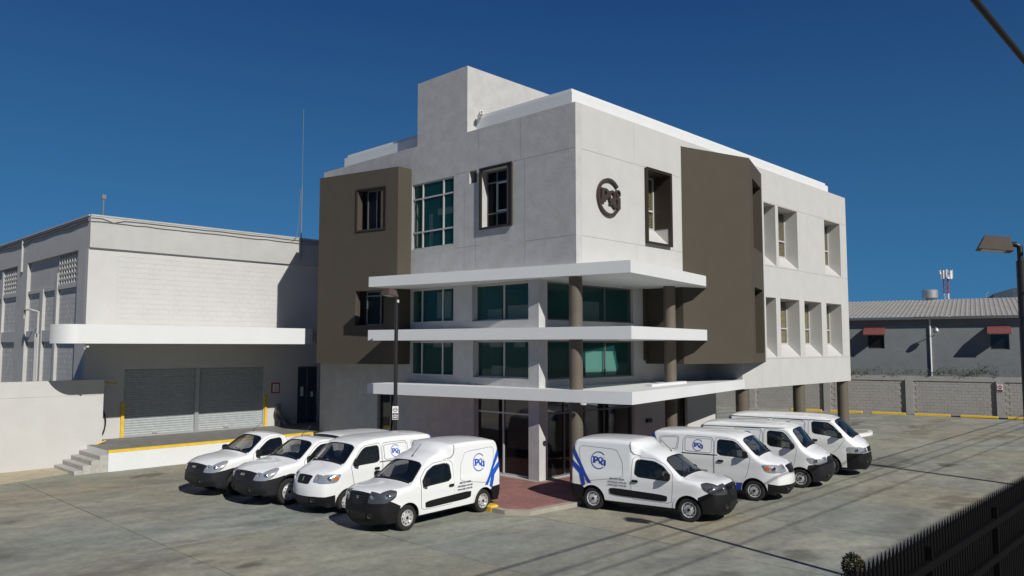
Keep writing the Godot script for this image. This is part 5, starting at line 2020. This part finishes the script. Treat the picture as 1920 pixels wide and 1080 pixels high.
	if sp.has("emblem"):
		shell_text(car, sp.emblem[0], sp.emblem[1], sp.emblem[2], sp.emblem[3], 0.02, M.chrome, go, "emblem", sp.emblem[4])
	# lower intake and fog lamps
	if sp.has("intake"):
		var q0 := car.s_of(sp.intake[0], sp.intake[1])
		var im2 := MB.new()
		panel(im2, car, soft(V([[q0 - 0.08, -0.42], [q0 + 0.08, -0.38], [q0 + 0.08, 0.38], [q0 - 0.08, 0.42]]), 1, 0.15), [], 0.008, true, 1.0, 0.08)
		part("air_intake", im2, M.seal, o)
		for s in [-1.0, 1.0]:
			var fm := MB.new()
			var fa := car.shell(Vector2(q0 + 0.01, 0.58 * s))
			fm.lathe([Vector2(0.0, 0.01), Vector2(0.05, 0.008), Vector2(0.065, 0.02), Vector2(0.072, 0.0)], fa + Vector3(0.002, 0, 0), Vector3(0.9, 0.0, 0.42 * s), 16)
			part("fog_lamp", fm, M.lamp_clear if sp.get("fogs", true) else M.seal, o)
	# rear lamps
	if sp.has("rear_lamp"):
		both("rear_lamp", car, V(sp.rear_lamp), [], 0.008, M.lamp_red, o)
	# seams, cargo windows, strips, stripes and lettering
	for k in sp.get("seams", []):
		outline_strip("panel_seam", car, soft(V(k), 2, 0.09), 0.01, 0.004, sp.get("seam_mat", M.seal), o)
	for k in sp.get("pressings", []):
		var pp := soft(V(k), 2, 0.07)
		var po := both("side_panel", car, pp, [], 0.012, M.paint, o)
		for e in po.size():
			var em := MB.new()
			panel(em, car, grown(pp, 0.012), [grown(pp, -0.002)], 0.005, false, -1.0 if e == 0 else 1.0)
			part("panel_rim", em, M.alu_dark, po[e])
	for k in sp.get("strips", []):
		both("rub_strip", car, soft(V(k), 2, 0.12), [], 0.016, M.plastic, o)
	for k in sp.get("rails", []):
		both("door_rail", car, V(k), [], 0.009, sp.get("seam_mat", M.seal), o)
	for k in sp.get("stripes", []):
		for q in Geometry2D.intersect_polygons(V(k), body):
			var trimmed: Array = Geometry2D.clip_polygons(q, grown(arches[0], 0.004))
			for t in trimmed:
				for u in Geometry2D.clip_polygons(t, grown(arches[1], 0.004)):
					for v in Geometry2D.clip_polygons(u, low):
						both("stripe", car, v, [], sp.get("stripe_off", 0.009), sp.get("stripe_mat", M.blue), o)
	if sp.has("logo"):
		van_logo(car, Vector2(sp.logo[0], sp.logo[1]), sp.logo[2], sp.get("stripe_mat", M.blue), o, 0.018 if sp.has("pressings") else 0.006)
	for t in sp.get("texts", []):
		for s in [-1.0, 1.0]:
			side_text(car, t[0], Vector2(t[1], t[2]), t[3], s, 0.013, M.ink, o)
	# gutter line and aerial
	if sp.has("gutter"):
		both("gutter", car, V(sp.gutter), [], 0.006, M.alu_dark, o)
	if sp.has("aerial"):
		var ac := car.shell(Vector2(car.s_of(sp.aerial[0], sp.aerial[1]), sp.aerial[2]))
		var am := MB.new()
		am.tube([ac, ac + Vector3(-0.03, 0.05, 0)], 0.025, 8, 0.012)
		am.tube([ac + Vector3(-0.03, 0.05, 0), ac + Vector3(-0.3, 0.28, 0)], 0.008, 6)
		part("aerial", am, M.black, o)
	return o


func place(o: Node3D, front_axle: Vector2, heading: Vector2, xf: float) -> void:
	# the node's origin is on the ground below the rear end; x runs forward
	var h := heading.normalized()
	var p := front_axle - h * xf
	o.position = Vector3(p.x, 0.003, p.y)
	o.rotation.y = atan2(-h.y, h.x)


func twin(o: Node3D, called: String, label: String) -> Node3D:
	var c := o.duplicate() as Node3D
	c.name = numbered(called)
	add_child(c, true)
	c.set_meta("label", label)
	return c


func build_vans() -> void:
	var hl := Vector2(-1.0, 0.06)
	var hr := Vector2(sin(deg_to_rad(10.0)), cos(deg_to_rad(10.0)))
	var side_g := "white company vans parked by the building"
	# high-roofed small van
	var fi := {"category": "van", "length": 4.38, "hw": 0.82, "belt": 1.0, "low": 0.3, "tum": [1.95, 2.2, 0.05, 0.3], "r": 0.3, "arch": 0.365, "axles": [0.83, 3.55], "plastic": M.plastic, "taper": 0.18,
		"top": [[0.16, 0.28], [0.12, 0.5], [0.12, 1.1], [0.2, 1.66], [0.27, 1.84], [0.5, 1.88], [1.2, 1.91], [1.95, 1.9], [2.12, 1.85], [2.28, 1.7], [2.55, 1.64], [2.76, 1.53], [2.86, 1.45], [3.34, 1.07], [3.46, 1.04], [3.9, 1.01], [4.16, 0.975], [4.28, 0.91], [4.34, 0.76], [4.37, 0.5], [4.33, 0.32], [4.24, 0.22]],
		"window": [[2.08, 1.02], [3.04, 0.98], [3.06, 1.1], [2.86, 1.3], [2.6, 1.41], [2.1, 1.43]], "door": [[1.97, 0.42], [3.1, 0.42], [3.14, 0.9], [3.12, 1.16], [2.88, 1.37], [2.6, 1.48], [2.02, 1.5]], "handle": [2.1, 0.89], "mirror": [3.02, 1.03],
		"screen": [[2.83, 1.475], [3.37, 1.045]], "nose_black": [4.28, 0.905], "bumper": [[3.8, 0.63], [4.0, 0.73], [4.12, 0.78], [4.3, 0.84], [4.6, 0.86], [4.6, 0.1], [3.8, 0.1]],
		"rear_bumper": [[-0.2, 0.1], [-0.2, 0.68], [0.5, 0.64], [0.6, 0.56], [0.6, 0.1]], "rear_black": [0.12, 0.66],
		"lamp": [[3.86, 0.975], [3.96, 0.83], [4.12, 0.74], [4.45, 0.7], [4.45, 0.97], [4.2, 1.0], [3.98, 1.0]], "lamp_front": [[4.23, 0.945], [4.345, 0.71], 0.42], "lamp_spot": [4.13, 0.86], "lamp_mat": M.lamp_dark,
		"grille": [[4.285, 0.89], [4.35, 0.66], 0.33], "fogs": false, "intake": [4.37, 0.44], "cab": [2.0, 3.6, 0.6, 1.6], "emblem": ["FIAT", 4.33, 0.8, 0.055, 0.8],
		"rear_lamp": [[0.1, 0.72], [0.2, 0.72], [0.2, 1.3], [0.14, 1.3]], "seams": [[[0.55, 0.75], [1.75, 0.95], [1.72, 1.35], [1.55, 1.66], [0.4, 1.7]]],
		"rails": [[[1.93, 1.87], [1.955, 1.87], [1.985, 1.66], [2.05, 1.575], [2.22, 1.53], [2.22, 1.518], [2.03, 1.558], [1.965, 1.65]]], "seam_mat": M.seam, "strips": [[[1.36, 0.47], [2.98, 0.44], [3.0, 0.61], [1.34, 0.66]]], "stripes": [[[0.2, 1.74], [0.31, 1.56], [0.62, 1.0], [0.87, 0.62], [0.74, 0.62], [0.46, 1.12], [0.2, 1.5]], [[0.1, 1.4], [0.32, 1.22], [0.54, 1.04], [0.63, 0.62], [0.5, 0.62], [0.43, 0.95], [0.1, 1.24]]],
		"ribs": [-0.42, -0.21, 0.0, 0.21, 0.42], "rib_span": [0.5, 1.85], "top_y": 1.9, "logo": [1.02, 1.34, 0.235], "texts": [["809-537-9990", 1.58, 0.895, 0.05], ["info@pqi.com.do", 1.58, 0.815, 0.05], ["www.pqi.com.do", 1.58, 0.735, 0.05]], "stripe_mat": M.blue_dark, "aerial": [2.72, 1.55, -0.1]}
	var a := make_car("delivery_van", "small white high-roofed van nearest the camera in the right-hand row", side_g, fi)
	place(a, Vector2(-0.56, 4.55), hr, 3.55)
	var a2 := twin(a, "delivery_van", "small white high-roofed van nearest the camera in the left-hand row")
	place(a2, Vector2(-6.88, -0.5), Vector2(-1.0, 0.07), 3.55)
	for c in a2.find_children("stripe*", "", false, false) + a2.find_children("logo_ring*", "", false, false):
		(c as MeshInstance3D).material_override = M.blue
		for e in c.get_children():
			if not e.name.begins_with("letter_dot"): (e as MeshInstance3D).material_override = M.blue
	# short-nosed van with round-cornered blank side panels
	var ap := {"category": "van", "length": 4.27, "hw": 0.82, "belt": 1.2, "low": 0.27, "tum": [0.0, 1.0, 0.16, 0.16], "r": 0.29, "arch": 0.37, "axles": [0.83, 3.45], "plastic": M.plastic, "taper": 0.17, "rear_in": 0.03,
		"top": [[0.12, 0.28], [0.07, 0.5], [0.08, 1.0], [0.15, 1.36], [0.27, 1.68], [0.35, 1.79], [0.52, 1.83], [1.8, 1.87], [2.6, 1.85], [2.95, 1.77], [3.08, 1.68], [3.5, 1.28], [3.62, 1.2], [3.95, 1.1], [4.12, 1.0], [4.2, 0.88], [4.25, 0.72], [4.26, 0.5], [4.24, 0.36], [4.14, 0.24]],
		"window": [[2.4, 1.24], [3.3, 1.22], [3.28, 1.28], [2.98, 1.58], [2.85, 1.65], [2.4, 1.67]], "door": [[2.3, 0.36], [3.05, 0.36], [3.26, 0.75], [3.37, 1.2], [3.02, 1.62], [2.88, 1.7], [2.32, 1.73]], "handle": [2.5, 1.07], "mirror": [3.22, 1.25],
		"screen": [[3.07, 1.695], [3.55, 1.24]], "nose_black": [4.26, 0.5], "bumper": [[3.84, 0.52], [4.1, 0.49], [4.5, 0.5], [4.5, 0.1], [3.8, 0.1]],
		"lamp": [[3.68, 1.06], [3.98, 1.05], [4.2, 1.02], [4.3, 0.83], [3.8, 0.84]], "lamp_front": [[4.08, 1.02], [4.2, 0.84], 0.44], "lamp_spot": [4.02, 0.94], "indicator": [3.84, 0.95],
		"grille": [[4.14, 0.97], [4.23, 0.78], 0.38], "intake": [4.26, 0.42], "fogs": false, "cab": [2.3, 3.75, 0.6, 1.78], "emblem": ["S", 4.19, 0.88, 0.09, 1.0],
		"seams": [[[0.55, 1.28], [1.14, 1.29], [1.19, 1.7], [0.56, 1.66]], [[1.31, 0.34], [2.27, 0.34], [2.28, 1.72], [1.33, 1.72]]], "pressings": [[[1.4, 1.29], [2.2, 1.27], [2.2, 1.66], [1.4, 1.67]], [[0.6, 1.32], [1.1, 1.33], [1.14, 1.66], [0.62, 1.63]]],
		"rails": [[[1.31, 1.21], [2.4, 1.21], [2.4, 1.235], [1.31, 1.235]]], "stripes": [[[0.38, 1.79], [0.47, 1.56], [0.585, 1.29], [0.38, 1.37], [0.2, 1.43]], [[2.6, 0.49], [3.3, 0.49], [3.3, 0.2], [2.6, 0.2]]],
		"rear_lamp": [[0.05, 0.8], [0.14, 0.8], [0.22, 1.2], [0.14, 1.2]], "ribs": [-0.4, -0.13, 0.13, 0.4], "rib_span": [0.7, 2.5], "top_y": 1.86, "stripe_off": 0.021, "logo": [1.8, 1.47, 0.17], "texts": [["537-9990", 1.88, 0.74, 0.075]], "stripe_mat": M.blue_dark}
	var b := make_car("passenger_van", "white van second in the right-hand row, with orange lamp corners and phone number", side_g, ap)
	place(b, Vector2(3.09, 4.48), hr, 3.45)
	var b2 := twin(b, "passenger_van", "white short-nosed van between the high-roofed van and the two pick-ups")
	place(b2, Vector2(-6.73, -3.23), hl, 3.45)
	for c in b2.find_children("stripe*", "", false, false) + b2.find_children("logo_ring*", "", false, false):
		(c as MeshInstance3D).material_override = M.blue
		for e in c.get_children():
			if not e.name.begins_with("letter_dot"): (e as MeshInstance3D).material_override = M.blue
	# grey-bumpered van
	var ta := {"category": "van", "length": 4.09, "hw": 0.83, "belt": 1.18, "low": 0.27, "tum": [0.0, 1.0, 0.13, 0.13], "r": 0.29, "arch": 0.365, "axles": [0.7, 3.37], "plastic": M.plastic_grey, "taper": 0.18,
		"top": [[0.08, 0.28], [0.02, 0.5], [0.02, 1.1], [0.07, 1.5], [0.14, 1.78], [0.24, 1.86], [0.6, 1.9], [1.6, 1.92], [2.6, 1.9], [2.95, 1.83], [3.1, 1.74], [3.46, 1.25], [3.56, 1.17], [3.82, 1.06], [3.96, 0.96], [4.03, 0.84], [4.07, 0.68], [4.08, 0.48], [4.05, 0.34], [3.95, 0.22]],
		"window": [[2.38, 1.25], [3.2, 1.21], [3.2, 1.28], [2.96, 1.6], [2.84, 1.69], [2.37, 1.71]], "door": [[2.24, 0.36], [2.95, 0.36], [3.18, 0.72], [3.28, 1.18], [3.02, 1.62], [2.88, 1.74], [2.26, 1.77]], "handle": [2.36, 1.07], "mirror": [3.14, 1.23],
		"screen": [[3.09, 1.755], [3.5, 1.215]], "nose_black": [4.0, 0.88], "bumper": [[3.58, 0.62], [3.62, 0.72], [3.9, 0.77], [4.3, 0.86], [4.3, 0.1], [3.58, 0.1]],
		"lamp": [[3.55, 0.95], [3.8, 0.95], [4.0, 0.9], [4.1, 0.8], [3.9, 0.75], [3.66, 0.78]], "lamp_front": [[3.96, 0.95], [4.04, 0.8], 0.45], "lamp_spot": [3.84, 0.86],
		"grille": [[3.99, 0.92], [4.05, 0.75], 0.4], "intake": [4.08, 0.45], "fogs": false, "cab": [2.2, 3.65, 0.6, 1.82], "emblem": ["O", 3.95, 0.98, 0.07, 1.3],
		"seams": [[[0.5, 1.3], [1.08, 1.3], [1.12, 1.7], [0.5, 1.68]], [[1.24, 0.36], [2.2, 0.36], [2.21, 1.77], [1.26, 1.77]]], "pressings": [[[1.36, 1.26], [2.1, 1.25], [2.14, 1.71], [1.36, 1.72]]],
		"rails": [[[0.2, 1.76], [2.9, 1.81], [2.9, 1.825], [0.2, 1.775]]], "stripes": [[[0.15, 1.8], [0.38, 1.5], [0.08, 1.5]], [[2.4, 0.48], [3.2, 0.48], [3.2, 0.2], [2.4, 0.2]]], "ribs": [-0.4, -0.13, 0.13, 0.4], "rib_span": [0.5, 2.5], "top_y": 1.91, "stripe_off": 0.021, "logo": [1.7, 1.48, 0.19], "stripe_mat": M.blue_dark}
	var c := make_car("panel_van", "white van with a dark grey front bumper, third from the camera in the right-hand row", side_g, ta)
	place(c, Vector2(6.06, 4.55), hr, 3.37)
	# long flat-nosed van
	var hi := {"category": "van", "length": 4.72, "hw": 0.85, "belt": 1.24, "low": 0.3, "tum": [0.0, 1.0, 0.13, 0.13], "r": 0.335, "arch": 0.42, "axles": [1.03, 3.6], "plastic": M.plastic, "taper": 0.15, "alloy": true,
		"top": [[0.06, 0.3], [0.0, 0.55], [0.0, 1.2], [0.06, 1.62], [0.13, 1.85], [0.25, 1.93], [0.7, 1.97], [1.7, 1.985], [3.2, 1.97], [3.6, 1.91], [3.78, 1.82], [4.28, 1.32], [4.38, 1.24], [4.56, 1.11], [4.65, 0.98], [4.7, 0.8], [4.72, 0.55], [4.7, 0.38], [4.6, 0.25]],
		"window": [[3.1, 1.41], [3.6, 1.36], [4.06, 1.29], [4.06, 1.36], [3.76, 1.68], [3.6, 1.78], [3.07, 1.8]], "door": [[2.94, 0.4], [3.2, 0.4], [3.9, 0.9], [4.15, 1.25], [3.8, 1.72], [3.64, 1.83], [2.96, 1.87]], "handle": [3.18, 1.18], "mirror": [3.98, 1.33],
		"screen": [[3.77, 1.835], [4.33, 1.275]], "nose_black": [4.69, 0.79], "bumper": [[4.19, 0.79], [4.9, 0.79], [4.9, 0.1], [4.19, 0.1]],
		"lamp": [[4.2, 1.0], [4.55, 1.01], [4.66, 0.98], [4.75, 0.8], [4.2, 0.8]], "lamp_front": [[4.655, 0.97], [4.7, 0.81], 0.42], "lamp_spot": [4.52, 0.9],
		"grille": [[4.66, 0.96], [4.7, 0.81], 0.36], "intake": [4.72, 0.55], "fogs": false, "cab": [2.95, 4.4, 0.6, 1.88], "emblem": ["O", 4.6, 1.04, 0.08, 1.3],
		"seams": [[[1.72, 0.4], [2.72, 0.4], [2.86, 1.82], [1.7, 1.85]], [[0.4, 1.35], [1.55, 1.37], [1.6, 1.82], [0.36, 1.78]]], "pressings": [[[1.86, 1.36], [2.7, 1.35], [2.84, 1.78], [1.84, 1.8]]],
		"rails": [[[0.2, 1.86], [3.7, 1.84], [3.7, 1.855], [0.2, 1.875]]], "stripes": [[[0.14, 1.88], [0.38, 1.62], [0.08, 1.62]]], "stripe_off": 0.021, "logo": [2.25, 1.57, 0.19], "stripe_mat": M.blue_dark}
	var d := make_car("panel_van", "large white flat-nosed van farthest from the camera in the right-hand row", side_g, hi)
	place(d, Vector2(9.15, 4.2), hr, 3.6)
	# pick-ups
	var pk := {"category": "pick-up truck", "length": 5.15, "hw": 0.9, "belt": 1.08, "low": 0.4, "tum": [2.0, 2.4, 0.02, 0.3], "r": 0.36, "arch": 0.45, "axles": [1.2, 4.2], "plastic": M.plastic_grey, "taper": 0.18, "mirror_mat": M.plastic,
		"top": [[0.06, 0.45], [0.02, 0.7], [0.03, 1.0], [0.08, 1.07], [1.2, 1.07], [2.28, 1.07], [2.36, 1.12], [2.4, 1.3], [2.47, 1.54], [2.58, 1.65], [2.95, 1.69], [3.16, 1.65], [3.3, 1.57], [3.84, 1.18], [3.98, 1.13], [4.5, 1.08], [4.85, 0.99], [5.02, 0.88], [5.1, 0.74], [5.14, 0.55], [5.11, 0.42], [4.98, 0.34]],
		"window": [[2.72, 1.1], [3.66, 1.1], [3.62, 1.2], [3.24, 1.48], [3.1, 1.54], [2.72, 1.57]], "door": [[2.62, 0.48], [3.72, 0.48], [3.76, 1.0], [3.74, 1.16], [3.28, 1.52], [3.12, 1.6], [2.66, 1.63]], "handle": [2.82, 0.98], "mirror": [3.6, 1.14],
		"screen": [[3.27, 1.6], [3.87, 1.165]], "nose_black": [4.98, 0.9], "bumper": [[4.2, 0.78], [4.4, 0.84], [4.62, 0.8], [4.9, 0.76], [5.4, 0.8], [5.4, 0.1], [4.2, 0.1]],
		"lamp": [[4.5, 1.06], [4.78, 1.03], [5.06, 0.96], [5.2, 0.86], [5.2, 0.74], [4.95, 0.74], [4.76, 0.82]], "lamp_front": [[4.95, 0.94], [5.09, 0.74], 0.54], "lamp_spot": [4.92, 0.86],
		"grille": [[5.0, 0.9], [5.1, 0.7], 0.46], "arch_mat": M.plastic_grey, "intake": [5.13, 0.52], "fogs": false, "cab": [2.55, 4.0, 0.6, 1.62], "emblem": ["ISUZU", 5.05, 0.82, 0.05, 1.2],
		"seams": [[[0.1, 0.5], [2.34, 0.5], [2.34, 1.04], [0.1, 1.04]]], "aerial": [3.05, 1.67, 0.3]}
	var p1 := make_car("pickup_truck", "white pick-up with an open bed, nearest the loading dock", "white pick-up trucks", pk)
	place(p1, Vector2(-7.6, -7.7), hl, 4.2)
	var p2 := twin(p1, "pickup_truck", "white pick-up with a white canopy over its bed, second from the dock")
	place(p2, Vector2(-7.25, -5.38), hl, 4.2)
	var cn := Car.new()
	cn.length = 3.6; cn.hw = 0.89; cn.belt = 1.1; cn.tum = [0, 1, 0.1, 0.1]; cn.low = 1.06; cn.taper = 0.0; cn.redge = 0.08; cn.rear_in = 0.02
	cn.setup([[0.06, 1.06], [0.08, 1.3], [0.14, 1.6], [0.24, 1.68], [0.5, 1.71], [1.6, 1.73], [2.1, 1.72], [2.3, 1.66], [2.34, 1.5], [2.36, 1.06]])
	var cm := MB.new()
	for s in [-1.0, 1.0]:
		panel(cm, cn, V(Array(cn.top).map(func(p): return [p.x, p.y])), [], 0.0, false, s)
	panel(cm, cn, V([[0, -0.7], [cn.s_at[-1], -0.7], [cn.s_at[-1], 0.7], [0, 0.7]]), [], 0.0, true)
	var cp := part("bed_canopy", cm, M.paint, p2)
	var ce := MB.new()
	var s9 := cn.s_of(2.3, 1.66)
	panel(ce, cn, V([[s9 - 0.03, -0.7], [s9 + 0.03, -0.7], [s9 + 0.03, 0.7], [s9 - 0.03, 0.7]]), [], 0.008, true)
	part("canopy_trim", ce, M.seal, cp)
	outline_strip("canopy_window_seam", cn, soft(V([[0.4, 1.2], [2.1, 1.2], [2.0, 1.58], [0.5, 1.58]]), 2, 0.14), 0.012, 0.005, M.seal, cp)
